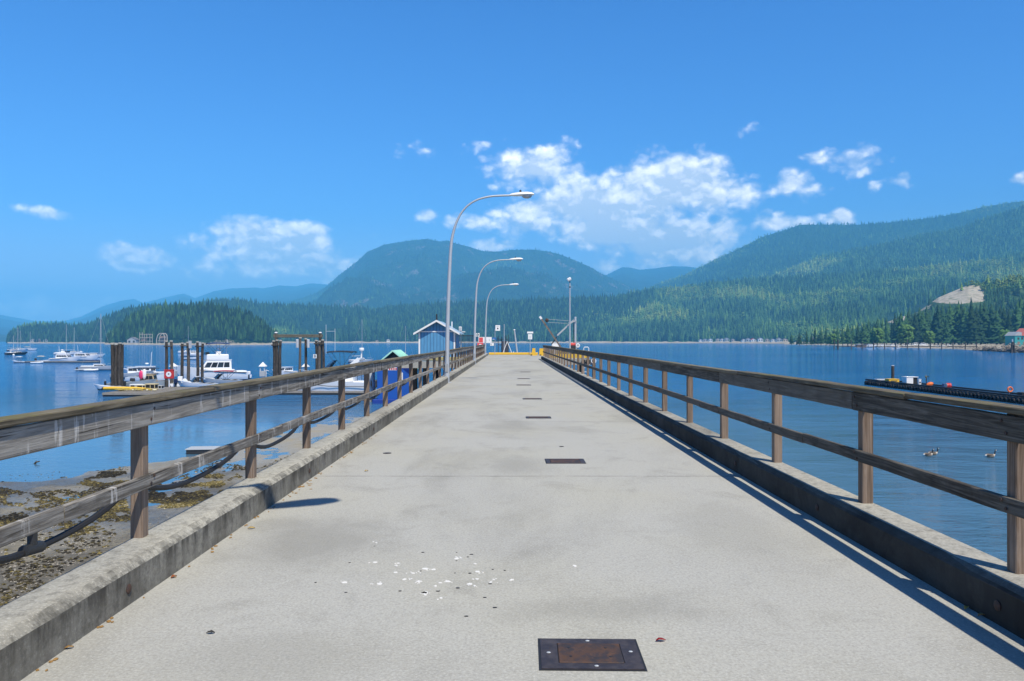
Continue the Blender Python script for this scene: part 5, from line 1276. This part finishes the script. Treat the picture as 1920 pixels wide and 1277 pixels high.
c = at(1083.5,648,72.6); t = thing('cable_reel', 'small white reel next to the red winch drum', 'reel', (c.x,72.6,0)); MB().torus((0,0,c.z),.15,.055,'y').build('rim', M_WHITE, t, True); MB().tube([(0,-.04,c.z),(0,.04,c.z)],.09,10).build('hub', M_GREY, t); MB().bar((0,0,0),(0,0,c.z-.1),.07,.07).build('stand', M_DKMET, t)
c = at(1041,646.5,80); t = thing('utility_box', 'white utility box peeking over the end of the dark railing', 'box', (c.x,80,0)); MB().cbox(-.36,.36,-.25,.25,c.z-.22,c.z+.22,.04).build('box', M_WHITE, t); MB().cbox(-.4,.4,-.29,.29,c.z+.22,c.z+.26,.01).build('lid', M_WHITE, t); MB().bar((0,0,0),(0,0,c.z-.2),.2,.2).build('stand', M_GREY, t)
t = thing('ladder_hoop', 'white tubular ladder hoop over the wharf edge behind the dark railing', 'ladder', (at(1098,0,67.0).x,66.45,0)); zt_ = at(0,650.5,67).z
MB().tube([(-.21,0,-4),(-.21,0,zt_-.1),(-.15,0,zt_-.02),(.15,0,zt_-.02),(.21,0,zt_-.1),(.21,0,-4)],.04,8).build('hoop', M_WHITE, t, True)
for i in range(9): MB().tube([(-.21,0,-.4-i*.35),(.21,0,-.4-i*.35)],.02,6).build('rung', M_GALV, t)
for px,lab in ((1094.3,'black rubber fender block under the ladder hoop'),(1103,'black rubber fender block nearest the wharf corner')):
    c = at(px,678.5,66.2); t = thing('fender_block', lab, 'fender', (c.x,66.35,c.z), 0, 'rubber fender blocks'); MB().cbox(-.16,.16,-.15,.2,-.2,.2,.05).build('rubber', M_BLACK, t); MB().lathe([(.03,0),(.03,.02)],8,(0,0,.2)).build('bolt', M_GALV, t)
c = at(1112.5,677,66.2); t = thing('life_ring', 'white life ring hanging on the wharf corner pile', 'life ring', (c.x,66.0,c.z)); MB().torus((0,0,0),.19,.045,'y').build('ring', M_WHITE, t, True)
for a in range(4): MB().torus((.19*math.cos(a*PI/2+.78),0,.19*math.sin(a*PI/2+.78)),.047,.012,'y' if 0 else 'x',10,5).build('rope_band', M_ORANGE, t)
t = thing('corner_pile', 'grey timber pile at the open corner of the wharf', 'pile', (at(1113.5,0,66.4).x,66.4,0)); MB().tube([(0,0,-8),(0,0,.3)],.15,10).build('pile', M_PILEW, t, True); MB().lathe([(.16,.28),(.16,.33),(.03,.4)],10).build('pile_cap', M_GREY, t, True)
# ================================================================ tidal flat beside the pier
SHORE = [(-70,33),(-30,34.6),(-23.3,35.6),(-21.2,36.2),(-19.3,38.4),(-18.6,41),(-18.6,44.6),(-17.6,48),(-16.2,54.3),(-14.6,60.2),(-12,66),(-6,71),(-1,66),(1.5,45),(2.2,20),(2.6,-40),(-70,-40)]
def seg_dist(P, poly):
    d = np.full(len(P), 1e9)
    for i in range(len(poly)):
        a = np.array(poly[i]); b = np.array(poly[(i+1)%len(poly)]); ab = b-a; t = np.clip(((P-a)@ab)/(ab@ab),0,1)
        d = np.minimum(d, np.hypot(*(P-(a+t[:,None]*ab)).T))
    return d
def flat_z(X, Y):
    P = np.stack([X,Y],-1); d = seg_dist(P, SHORE); ins = inside(SHORE, X, Y)
    sd_ = np.where(ins, d, -d) + (fbm(X*.35,Y*.35,4,5)-.5)*5.0
    z = SEA + np.where(sd_ > 0, .003*sd_ + .0007*np.clip(sd_,0,30)**1.6, .14*sd_)
    z = z + (fbm(X*.5,Y*.32,4,9)-.5)*.16 + (fbm(X*3.1,Y*3.1,3,19)-.5)*.045
    return np.maximum(z, SEA-3)
def tidal_flat():
    ny, nx = 340, 220; Yv = 8+(74-8)*(np.linspace(0,1,ny)**1.5); Xv = np.linspace(-46,7,nx)
    X, Y = np.meshgrid(Xv, Yv); Z = flat_z(X.ravel(), Y.ravel()).reshape(X.shape)
    V = np.stack([X,Y,Z],-1).reshape(-1,3); i, j = np.meshgrid(np.arange(ny-1), np.arange(nx-1), indexing='ij'); a = (i*nx+j).ravel()
    k = NT('wet_sand'); p = k.pos(); Xp,Yp,Zp = k.sep(p)
    g = k.noise(p, 34, 4, .75); m_ = k.noise(p, 6, 5, .65); b = k.noise(k.mapv(p,(.45,.3,1)), 1.0, 5, .6); shell = k.noise(p, 60, 2, .6)
    c = k.mix(k.step(b,.38,.62), (.135,.122,.094), (.26,.23,.165))
    c = k.mix(k.math('MULTIPLY', k.step(m_,.48,.68), .6), c, (.045,.042,.036)); c = k.mix(k.math('MULTIPLY', k.step(g,.5,.66), .55), c, (.02,.02,.018))
    c = k.mix(k.math('MULTIPLY', k.step(shell,.66,.72), .7), c, (.42,.42,.38))
    far = k.step(k.math('ADD', Yp, k.math('MULTIPLY', b, 6)), 38, 47); c = k.mix(k.math('MULTIPLY', far, .82), c, (.35,.30,.20))
    wet = k.step(Zp, SEA+.10, SEA+.01); r = k.math('SUBTRACT', .85, k.math('MULTIPLY', wet, .55))
    o = np_mesh('tidal_flat', V, np.stack([a,a+1,a+nx+1,a+nx],-1), k.out(c, r, k.bump(k.math('ADD',g,m_),.8,.03), spec=.35), smooth=True); o['kind'] = 'structure'
tidal_flat()
def lump(seed):
    r = random.Random(seed); V = [(r.uniform(.6,1.2)*a, r.uniform(.6,1.2)*b, r.uniform(.5,1.1)*c) for a,b,c in ((1,0,0),(0,1,0),(-1,0,0),(0,-1,0),(0,0,.7),(.5,.5,.45),(-.5,.5,.5),(-.5,-.5,.4),(.5,-.5,.5))]
    T = [(0,5,4),(5,1,4),(1,6,4),(6,2,4),(2,7,4),(7,3,4),(3,8,4),(8,0,4)]; return np.array(V), np.array(T)
LUMPS = [lump(s) for s in range(5)]
M_MUSSEL = forest_mat('mussel_bed', [(0,(.012,.011,.009)),(.35,(.040,.034,.022)),(.62,(.115,.092,.030)),(.85,(.24,.19,.07)),(1,(.38,.34,.24))])
M_ROCKS = forest_mat('shore_rock', [(0,(.05,.045,.04)),(.4,(.16,.14,.115)),(.7,(.30,.27,.22)),(1,(.45,.42,.36))])
def scatter_px(polys, n, seed):
    r = np.random.default_rng(seed); out = []
    for poly, w in polys:
        xs = [p[0] for p in poly]; ys = [p[1] for p in poly]; m = int(n*w)
        px = r.uniform(min(xs), max(xs), m*3); py = r.uniform(min(ys), max(ys), m*3)
        den = fbm(px*.035, py*.11, 4, 3); k_ = inside(poly, px, py) & (den > .40+.12*r.uniform(0,1,len(px)))
        out.append(np.stack([px[k_],py[k_]],-1)[:m])
    return np.concatenate(out)
BEDS = [([(-60,925),(0,912),(60,925),(150,915),(235,912),(240,960),(170,985),(80,985),(0,1010),(-60,1020)],.34),([(280,900),(350,888),(450,890),(468,900),(420,925),(360,950),(290,955),(276,930)],.30),
        ([(130,905),(190,884),(235,884),(246,905),(180,915)],.09),([(300,925),(420,910),(400,945),(300,955)],.08),([(90,1000),(190,960),(260,950),(250,975),(130,1010)],.06),([(330,870),(430,858),(470,880),(350,890)],.03),([(480,880),(570,840),(600,838),(560,872)],.015),
        ([(0,1010),(120,1000),(230,990),(160,1080),(0,1140)],.05),([(0,890),(240,868),(240,884),(0,905)],.015)]
q = scatter_px(BEDS, 13500, 4); Yq = F*6.46/(q[:,1]-CY); Xq = (q[:,0]-CX)/F*Yq; Zq = np.maximum(flat_z(Xq,Yq), SEA-.03)
hq = RNG.uniform(.035,.085,len(Xq)); tq = np.clip(fbm(Xq*.6,Yq*.6,4,8)*1.25-.22+RNG.normal(0,.16,len(Xq)),0,1)
plant('mussel_bed', np.stack([Xq,Yq,Zq-.005],-1), hq, tq, LUMPS, M_MUSSEL)
q = scatter_px([([(0,985),(240,975),(225,1010),(0,1150)],.6),([(250,960),(460,905),(520,830),(640,790),(640,830),(270,990)],.4)], 2600, 6); Yq = F*6.4/(q[:,1]-CY); Xq = (q[:,0]-CX)/F*Yq; Zq = flat_z(Xq,Yq)
plant('gravel', np.stack([Xq,Yq,Zq-.004],-1), RNG.uniform(.012,.04,len(Xq)), RNG.uniform(.2,1,len(Xq)), LUMPS, M_ROCKS)
p = on_sea(379,846,SEA+.1); t = thing('stranded_float', 'small pale flat float box stranded at the water edge of the mud', 'float', (p.x,p.y,SEA), .1)
MB().cbox(-.75,.8,-.5,.6,.0,.24,.02).build('body', M_DKMET, t); MB().cbox(-.8,.85,-.55,.65,.245,.30,.01).build('top', M_GREY, t)
p = on_sea(70,868,SEA+.05); t = thing('sunken_log', 'small dark snag poking out of the calm shallow water', 'snag', (p.x,p.y,SEA)); MB().tube([(-.25,0,-.1),(-.05,0,.10),(.08,.1,.12)],[.05,.05,.02],7).build('branch', M_PILEW, t, True); MB().tube([(-.05,0,.08),(-.1,.05,.17)],[.03,.01],6).build('twig', M_PILEW, t)

# ================================================================ geese
k = NT('goose_feather'); x_,y_,z_ = k.sep(k.pos(True)); bar = k.noise(k.mapv(k.pos(True),(18,4,8)),1.5,4,.6)
c = k.mix(bar,(.12,.09,.065),(.30,.25,.19)); c = k.mix(k.step(x_,.20,.12),(.48,.42,.34),c); c = k.mix(k.step(x_,-.36,-.40), c, (.75,.73,.70)); c = k.mix(k.step(z_,.25,.29), c, (.012,.012,.013))
ck = k.math('MULTIPLY', k.math('MULTIPLY', k.step(x_,.37,.39), k.step(x_,.44,.42)), k.math('MULTIPLY', k.step(z_,.53,.55), k.step(z_,.615,.60))); c = k.mix(ck, c, (.8,.8,.78)); M_GOOSE = k.out(c,.7)
def goose(lab, px, py, rz, s=1.0):
    t = thing('goose', lab, 'goose', (*on_sea(px,py)[:2],SEA), rz, 'geese swimming beside the pier')
    pts = [(-.50,0,.17),(-.42,0,.165),(-.28,0,.15),(-.08,0,.13),(.10,0,.13),(.22,0,.17),(.29,0,.25),(.325,0,.36),(.335,0,.47),(.36,0,.55),(.41,0,.585),(.46,0,.58),(.53,0,.565)]
    b = MB().tube(pts, [.01,.055,.13,.18,.175,.12,.066,.047,.042,.046,.052,.035,.012], 12).build('body', M_GOOSE, t, True)
    for q in (-1,1): MB().blob((-.12,q*.13,.21),(.27,.05,.085),12,8).build('wing', paint('goose_wing',(.15,.115,.085),.7,.35,9), b, True)
    t.scale = (s,)*3; return t
goose('grey brown goose swimming, the one of the near pair with its body in front', 1741.5, 855.5, .05, .66)
goose('goose swimming just behind another one, its black neck showing over it', 1750.5, 853.0, -.05, .66)
goose('single goose swimming ahead of the pair, close to the thick railing post', 1858, 857.5, .0, .68)

# ================================================================ floating breakwater with tyres
BX = 52.3
br = thing('floating_breakwater', 'long black floating breakwater edged with old tyres beyond the dark railing', 'breakwater', (BX,90,SEA))
MB().cbox(.12,2.5,-32,24,-.5,.62,.05).build('float_body', M_BLACK, br)
m = MB()
for i in range(56): m.box(.5,2.1,-31.8+i*1.0,-31.1+i*1.0,.63,.67)
m.build('deck_board', M_PLANKF, br)
for xx in (.25,2.35): MB().tube([(xx,-32,.78),(xx,24,.78)],.10,8).build('side_pipe', M_BLACK, br)
ty = None; k = NT('tyre_rubber'); p = k.pos(True); n_ = k.noise(p,9,4,.6); M_TYRE = k.out(k.mix(k.step(n_,.5,.7),(.014,.014,.016),(.07,.068,.062)),.75)
for i in range(82):
    if ty is None: ty = MB().torus((0,0,0),.26,.105,'x',16,8).build('tyre', M_TYRE, br, True); o = ty
    else: o = ty.copy(); COL.objects.link(o)
    o.parent = br; o.location = (.04, 23.6-i*.68, .20+random.uniform(-.03,.03)); o.rotation_euler = (random.uniform(-3,3), random.uniform(-.15,.15), random.uniform(-.25,.25))
def on_bw(px, X=1.2): Yb = (BX+X)*F/(px-CX); return (BX+X, Yb, SEA+.68)
def bw_box(name, lab, cat, px, w, d, h, mat, X=1.2): t = thing(name, lab, cat, on_bw(px,X)); MB().cbox(-w/2,w/2,-d/2,d/2,0,h,.03).build('body', mat, t); MB().cbox(-w/2-.03,w/2+.03,-d/2-.03,d/2+.03,h,h+.05,.01).build('lid', mat, t); MB().cbox(-w*.3,w*.3,-d/2-.025,-d/2-.001,h*.35,h*.6,.005).build('hatch', M_DKMET, t); return t
bw_box('deck_box', 'yellow deck box on the far part of the tyre breakwater', 'box', 1672.5, 1.45, 1.2, .42, M_YELLOW)
t = thing('control_cabin', 'white control cabin with a dark open side on the tyre breakwater', 'cabin', on_bw(1706)); MB().cbox(-.75,.15,-.6,.6,0,.92,.03).build('wall', M_WHITE, t); MB().cbox(-.8,.82,-.65,.65,.92,1.0,.02).build('roof', M_WHITE, t); MB().box(.153,.75,-.5,.55,0,.915).build('opening', M_BLACK, t)
bw_box('panel_box', 'narrow white panel standing next to the white control cabin', 'panel', 1724, .32, .3, .75, M_WHITE)
bw_box('low_box', 'low pale box at the seaward tip of the tyre breakwater', 'box', 1652, 1.5, .8, .22, M_WHITE)
t = thing('deck_hoist', 'small dark hoist with pulley standing behind the orange buoy', 'hoist', on_bw(1737,1.4)); MB().bar((0,0,0),(0,0,1.15),.09,.09).build('post', M_DKMET, t); MB().bar((0,0,1.1),(.34,0,1.22),.07,.08).build('arm', M_DKMET, t); MB().blob((-.05,0,1.15),(.14,.1,.16),8,6).build('pulley', paint('olive',(.16,.15,.07),.6), t, True); MB().bar((.32,0,.5),(.32,0,1.2),.03,.03).build('cable', M_DKMET, t)
t = thing('orange_buoy', 'orange buoy lying tilted on the tyre breakwater', 'buoy', on_bw(1743,.9)); MB().tube([(-.38,0,.2),(-.1,0,.26),(.2,0,.34),(.42,0,.42)],[.10,.25,.26,.12],12).build('float', M_ORANGE, t, True); MB().tube([(.4,0,.41),(.52,0,.46)],.05,8).build('eye', M_DKMET, t)
t = thing('red_barrel', 'bright red barrel lying on the tyre breakwater', 'barrel', on_bw(1778,1.6)); MB().tube([(-.26,0,.3),(.26,0,.3)],.30,14).build('drum', M_RED, t, True); MB().torus((0,0,.3),.305,.02,'x',14,5).build('hoop', M_RED, t); MB().tube([(-.30,0,.3),(-.265,0,.3)],.27,14).build('lid', M_GREY, t)
bw_box('blue_crate', 'blue and white crate beside the red barrel on the breakwater', 'crate', 1771, .42, .4, .42, paint('crate_blue',(.05,.12,.28),.5), 1.7)
t = thing('life_ring', 'orange life ring on a thin post on the tyre breakwater', 'life ring', on_bw(1894,2.0)); MB().torus((0,0,.52),.25,.085,'y').build('ring', M_ORANGE, t, True); MB().tube([(0,.1,0),(0,.1,.75)],.03,8).build('post', M_GREY, t)
for i in range(4): MB().torus((.25*math.cos(i*PI/2+.78),0,.52+.25*math.sin(i*PI/2+.78)),.088,.014,'x',10,5).build('rope_band', M_WHITE, t)
bw_box('tool_chest', 'dark chest with pale things on top at the right-hand end of the visible breakwater', 'chest', 1918, .7, .8, .36, M_BLACK, 1.3)
pb = at(1674,686.5,116); t = thing('guide_pile', 'lone weathered pile behind the yellow deck box on the breakwater', 'pile', (pb.x,116,SEA)); MB().tube([(0,0,-5),(0,0,pb.z-SEA)],[.24,.21],12).build('pile', M_PILEW, t, True); MB().lathe([(.22,0),(.24,.06),(.1,.14)],12,(0,0,pb.z-SEA)).build('pile_cap', M_GREY, t, True)

# ================================================================ far shores
k = NT('beach_sand'); p = k.pos(); a_ = k.noise(k.mapv(p,(.02,.05,1)),1.5,6,.65); b_ = k.noise(p,.5,4,.7)
c = k.mix(k.step(a_,.38,.62),(.40,.36,.28),(.24,.20,.14)); c = k.mix(k.math('MULTIPLY',k.step(b_,.55,.7),.6),c,(.10,.09,.07)); M_SAND = k.out(c,.95,spec=.1)
def strip(name, line, depth, rise, mat, back=30, kind='structure', n=160, jag=.0):
    px = np.linspace(line[0][0], line[-1][0], n); py = interp(line, px); Y = F*(EYE-SEA)/(py-CY)
    rows = []
    for f, zz in ((-.03,-.6),(0,0),(.45,.5),(1,1.0),(1.0+back/depth,.6)):
        Yr = Y + f*depth + (fbm(px*.21,px*0+f*9,3,2)-.5)*jag*depth; z = SEA + zz*rise*(1+ (fbm(px*.4,px*0+f*5,3,7)-.5)*1.2*(zz>0))
        rows.append(np.stack([(px-CX)/F*Yr, Yr, z],-1))
    V = np.concatenate(rows); a = np.concatenate([np.arange(n-1)+r*n for r in range(4)])
    o = np_mesh(name, V, np.stack([a,a+1,a+n+1,a+n],-1), mat, smooth=True); o['kind'] = kind; return o
strip('beach', [(430,643.2),(700,643.1),(1000,643.1),(1300,643.4),(1480,644.6),(1590,646.0)], 45, 3.6, M_SAND)
strip('headland_shore', [(14,643.6),(120,643.9),(260,644.2),(330,644.4)], 40, 2.6, M_SAND)
strip('island_shore', [(196,645.9),(300,646.6),(400,647.0),(460,646.8),(524,646.2)], 22, 2.6, M_SAND, jag=.6)
strip('sand_bar', [(1470,645.6),(1560,647.4),(1640,650.4),(1720,652.6),(1790,654.0),(1840,658.0),(1900,660.5),(2050,664)], 420, 2.4, M_SAND, back=420)
def rocks(name, line, n, h0, h1, seed, tint=(.2,.9)):
    r = np.random.default_rng(seed); px = r.uniform(line[0][0], line[-1][0], n); t_ = r.uniform(0,1,n)
    py = interp([(a,b) for a,b,_ in line], px); dz = interp([(a,c_) for a,_,c_ in line], px); Y = F*(EYE-SEA)/(py-CY)+r.uniform(0,1,n)*14
    z = SEA + dz*t_*r.uniform(.2,1,n); X = (px-CX)/F*Y
    return plant(name, np.stack([X,Y,z],-1), r.uniform(h0,h1,n), r.uniform(*tint,n), LUMPS, M_ROCKS)
rocks('rock_heap', [(1826,657.5,1.0),(1845,658.5,3.4),(1870,659.5,4.4),(1920,661.5,5.0),(1990,663,5)], 1300, .5, 1.3, 3)
rocks('shore_rocks', [(392,646.6,2.5),(405,646.8,9),(420,646.8,10),(436,646.6,6),(450,646.6,2),(470,646.4,1.5),(520,646.0,2.0)], 700, .7, 1.9, 4, (.25,1))
rocks('drift_logs', [(1640,650,1.2),(1760,652,1.6),(1830,655,2)], 500, .4, 1.0, 6, (.1,1))
M_ROOF = paint('shingle_roof',(.16,.15,.15),.8,.2,.4); WALLS = [paint('house_white',(.66,.65,.60),.7,.08,.3), paint('house_tan',(.45,.38,.29),.7,.1,.3), paint('house_grey',(.36,.38,.39),.7,.1,.3), paint('house_brown',(.24,.15,.10),.7,.1,.3)]
def house(lab, px, pyb, Y, w, d, h, wall, roof=None, grp=None, name='beach_house', cat='house', rz=0.0, parts=True):
    c = at(px,pyb,Y); t = thing(name, lab, cat, c, rz, grp); MB().box(-w/2,w/2,-d/2,d/2,-2,h).build('wall', wall, t)
    r_ = MB()
    for s_ in (-1,1): r_.prism([(0,h+w*.30),(0,h+w*.30-.35),(s_*(w/2+.7),h-.45),(s_*(w/2+.7),h-.1)],-d/2-.6,d/2+.6,'y')
    r_.build('roof', roof or M_ROOF, t); MB().prism([(-w/2,h),(w/2,h),(0,h+w*.28)],-d/2+.02,d/2-.02,'y').build('gable', wall, t)
    if parts:
        for i in (-1,1): MB().box(i*w*.25-w*.11,i*w*.25+w*.11,-d/2-.06,-d/2-.002,h*.35,h*.8).build('window', M_GLASS, t)
    return t
for i,(px,w,mi) in enumerate(((1313,9,0),(1322,12,2),(1331,10,0),(1346,11,1),(1354,9,0),(1363,12,2),(1375,9,1),(1393,10,0),(1403,12,2),(1426,12,0),(1438,10,1),(1449,9,0),(1461,13,2),(1472,11,1),(1526,9,3),(1602,10,0))):
    house('small pale house in the row along the far beach', px+random.uniform(-1,1), 640.9 if px < 1380 else 641.3, float(HG.dims(px))-75+random.uniform(-20,25), w, 9, random.uniform(4.5,7.5), WALLS[mi], None, 'houses along the far beach')
house('red roofed house in the middle of the far beach row', 1412, 641.2, float(HG.dims(1412))-70, 13, 9, 5, WALLS[0], M_RED)
house('white house in the trees directly above the far beach row', 1467, 634.8, 2400, 8, 8, 5, WALLS[0])
house('white beach house alone on the far shore left of the hut', 728, 640.7, 2080, 8, 8, 5, WALLS[0])
house('pale shore house left of the lone white one, far shore', 707, 641.2, 2080, 7, 7, 3.5, WALLS[1])
for px,lab,mi in ((63,'wide low house on the headland shore, half hidden by firs',1),(74,'taller brown house on the headland shore',3),(87,'white roofed house at the headland shore, set apart',2)): house(lab, px, 640.4, 2060, 11, 9, 4, WALLS[mi])
house('grey boathouse with dark gable on the water beside the islet', 250, 645.4, 1285, 15, 12, 7.5, WALLS[2], None, None, 'boathouse', 'boathouse')
def frame_shed(lab, px, w, h, Y=1285):
    t = thing('boat_shelter', lab, 'boathouse', (at(px,0,Y).x,Y,SEA))
    for x in (-w/2,-w*.05,w/2):
        for y in (0,9): MB().bar((x,y,-1),(x,y,h*(1.18 if x==-w/2 else 1)),.7,.7).build('post', WALLS[1], t)
    for z in (h*.32,h*.66,h): MB().bar((-w/2,0,z),(w/2,0,z),.7,.8).build('beam', WALLS[1], t); MB().bar((-w/2,9,z),(w/2,9,z),.7,.8).build('beam', WALLS[1], t)
    MB().box(-w*.4,0,1,8,h*.36,h*.6).build('boat_cover', WALLS[3], t); return t
frame_shed('open timber boat shelter with tall posts next to the islet', 271.5, 17, 17)
t = thing('boat_shelter', 'arched pale boat shelter on the water at the foot of the islet', 'boathouse', (at(301,0,1280).x,1280,SEA)); AR = [(-6.5,-1),(-6.5,9),(-4.5,15.5),(-1,18.3),(3,18.3),(5.6,16.5),(6.5,13),(6.5,-1)]
for y in (0,10): MB().tube([(x,y,z) for x,z in AR],.75,6).build('arch', WALLS[1], t, True)
MB().box(-5.4,5.6,2,9,5.4,6.4).build('deck', WALLS[1], t); MB().box(-4.6,5,3,9,10.5,11.4).build('deck', WALLS[1], t); MB().box(-5,5,9.2,9.8,0,14).build('back_wall', WALLS[3], t)
# teal boathouse at the edge of the frame
t = thing('teal_building', 'teal boarded waterside building with a red orange roof at the marina edge', 'building', (at(1918,0,700).x,700,-2.2)); MB().box(-7.2,22,0,14,-2,8.2).build('wall', M_TEAL, t)
MB().prism([(-1.2,8.2),(24,8.2),(24,15),(7,15)],-1,15,'y').build('roof', paint('roof_coral',(.62,.16,.10),.6,.15,.5), t); MB().prism([(-8,8.2),(-1.3,8.2),(-1.3,11.2),(-4,11.8)],-.5,14,'y').build('annex_roof', WALLS[2], t)
for x in (-5,-1.5,2,6): MB().box(x,x+1.8,-.08,-.002,4.6,6.6).build('window', M_GLASS, t); 
for x in (-5,0,5): MB().box(x,x+2.2,-.08,-.002,.2,2.8).build('door', WALLS[3], t)
# pile line, dolphin, small boats
pl = None
for i,px in enumerate((1564,1571,1596.5,1617,1637.5,1658.5,1680,1701.5,1722,1744,1765.5,1787.5,1809.5,1831)):
    top = 641.5 if i else 637; tp = 637.0 if i in (0,1,2,7) else 641.5
    c = at(px,tp,557); o = thing('marina_pile', 'thin dark pile in the long row across the shallow bay', 'pile', (c.x,557,SEA), 0, 'row of piles in the bay')
    MB().tube([(0,0,-5),(random.uniform(-.3,.3),0,c.z-SEA)],[.42,.34] if i != 1 else [.65,.55],8).build('shaft', M_PILEW, o, True)
    MB().tube([(0,0,c.z-SEA-.05),(0,0,c.z-SEA+.25)],[.38,.12],8).build('pile_cap', M_DKMET, o)
t = thing('log_boom', 'long floating log boom linking the row of piles', 'log boom', (at(1700,0,559).x,559,SEA)); L2 = (1834-1566)/F*559
for i in range(9): MB().tube([(-L2/2+i*L2/9+.3,0,2.15+random.uniform(-.1,.1)),(-L2/2+(i+1)*L2/9-.3,0,2.15+random.uniform(-.1,.1))],.26,8).build('log', M_PILEW, t, True)
t = thing('mooring_dolphin', 'dark leaning pile pair with a pale tip in front of the rock heap', 'pile cluster', (at(1899,0,405).x,405,SEA)); zt_ = at(0,636,405).z-SEA
for a,b in ((-1.5,-.35),(1.5,.35)): MB().tube([(a,0,-4),(b,.2*a,zt_-1.4)],[.55,.45],10).build('pile', M_PILEW, t, True)
MB().tube([(0,.5,0),(0,.5,zt_)],[.4,.3],10).build('pile', M_PILEW, t, True); MB().tube([(0,.5,zt_-1.8),(0,.5,zt_)],.42,10).build('pile_cap', M_GREY, t, True); MB().cbox(-.9,.9,-.8,-.3,zt_-3.2,zt_-2.7,.05).build('cross_timber', M_PILEW, t)
pro = None; rr = random.Random(5)
for i,px in enumerate((1609,1626,1633,1641,1655,1663,1672,1683,1694,1703,1712,1718,1729,1737,1746,1756,1768,1779,1792)):
    big = px in (1718,1729); Yb = 760+rr.uniform(-60,120)
    if pro is None:
        pro = thing('small_boat', 'small white boat lying in the shallow marina behind the row of piles', 'boat', (0,0,0), 0, 'boats in the shallow marina'); hull_mb(8.5,2.9,1.3).build('hull', M_HULLW, pro, True); cabin(pro,-2.4,1.6,2.1,1.2,2.9,M_GEL,.5,.05,.9,True,'cabin',None,3)
        o = pro
    else: o = dup(pro,(0,0,0))
    o.location = (at(px,0,Yb).x, Yb, SEA+.05); o.rotation_euler = (0,0,rr.uniform(-.4,.4)+(PI if i%3==0 else 0)); o.scale = (1.35,)*3 if big else (rr.uniform(.75,1.05),)*3
sailboat('sailboat with the taller of two bare masts by the bay trees', (at(1647.5,0,800).x,800,SEA), .5, 10, 17.5); sailboat('sailboat with the shorter of two bare masts by the bay trees', (at(1652.5,0,810).x,810,SEA), .4, 9, 15)
t = thing('float_house', 'brown float shed at the head of the pile row', 'shed', (at(1614,0,700).x,700,SEA)); MB().cbox(-4.2,4.2,-2,2,.2,2.6,.1).build('wall', WALLS[3], t); MB().cbox(-4.6,4.6,-2.4,2.4,2.6,2.95,.05).build('roof', M_ROOF, t); MB().box(-1,1,-2.06,-2.002,.5,2.2).build('door', M_BLACK, t)

# ================================================================ trees one can tell apart at the marina
TOPS = [(1480,620),(1520,614),(1560,610),(1600,604),(1640,598),(1690,586),(1720,578),(1750,571),(1800,563),(1850,566),(1900,556),(1930,552)]
CON_X = [conifer(15,13,s+200,.38,.155,False,.07) for s in range(6)]
M_TRUNK = paint('bark',(.09,.065,.045),.9,.2,2); con_me = []
for V_,T_ in CON_X:
    o = np_mesh('crown', V_, T_, M_FOREST, np.full(len(V_), .08+.26*RNG.random())); con_me.append(o.data); bpy.data.objects.remove(o)
tr_me = MB().tube([(0,0,-.06),(0,0,.5),(0,0,.93)],[.018,.012,.003],7).build('trunk', M_TRUNK).data; bpy.data.objects.remove(bpy.data.objects['trunk'])
def tree(name, lab, cat, grp, px, pyt, Y, crown, wid):
    zb = SEA+1.6; zt_ = at(0,pyt,Y).z; h = zt_-zb; t = thing(name, lab, cat, (at(px,0,Y).x,Y,zb), 0, grp)
    for nm, me in (('trunk',tr_me),('crown',crown)):
        o = bpy.data.objects.new(nm, me); COL.objects.link(o); o.parent = t; o.scale = (h*wid,h*wid,h); o.rotation_euler = (0,0,random.uniform(0,6.28))
    return t
rt = random.Random(21); px = 1484
while px < 1926:
    tree('conifer_tree', 'tall dark conifer in the front row behind the shallow marina', 'tree', 'conifers behind the marina', px, interp(TOPS,px)+rt.uniform(-6,1)+22*rt.random()**2, rt.uniform(840,1000), con_me[rt.randrange(6)], rt.uniform(.75,1.6)); px += rt.uniform(5,10)
BL = []
for s in range(3):
    V_,T_ = broadleaf(5,s+300,150); o = np_mesh('crown', V_, T_, M_FOREST, np.clip(.62+RNG.normal(0,.07,len(V_)),0,1)); BL.append(o.data); bpy.data.objects.remove(o)
for px,pyt,lab in ((1645,617,'light green broadleaf tree beside the two bare masts'),(1698,611,'round light green broadleaf tree among the dark marina conifers'),(1884,620,'yellow green broadleaf tree next to the teal building'),(1742,622,'small light green broadleaf tree at the foot of the tallest conifers'),(1560,627,'small light green broadleaf tree at the far end of the marina conifers')):
    tree('broadleaf_tree', lab, 'tree', None, px, pyt, 790, BL[random.randrange(3)], .95)
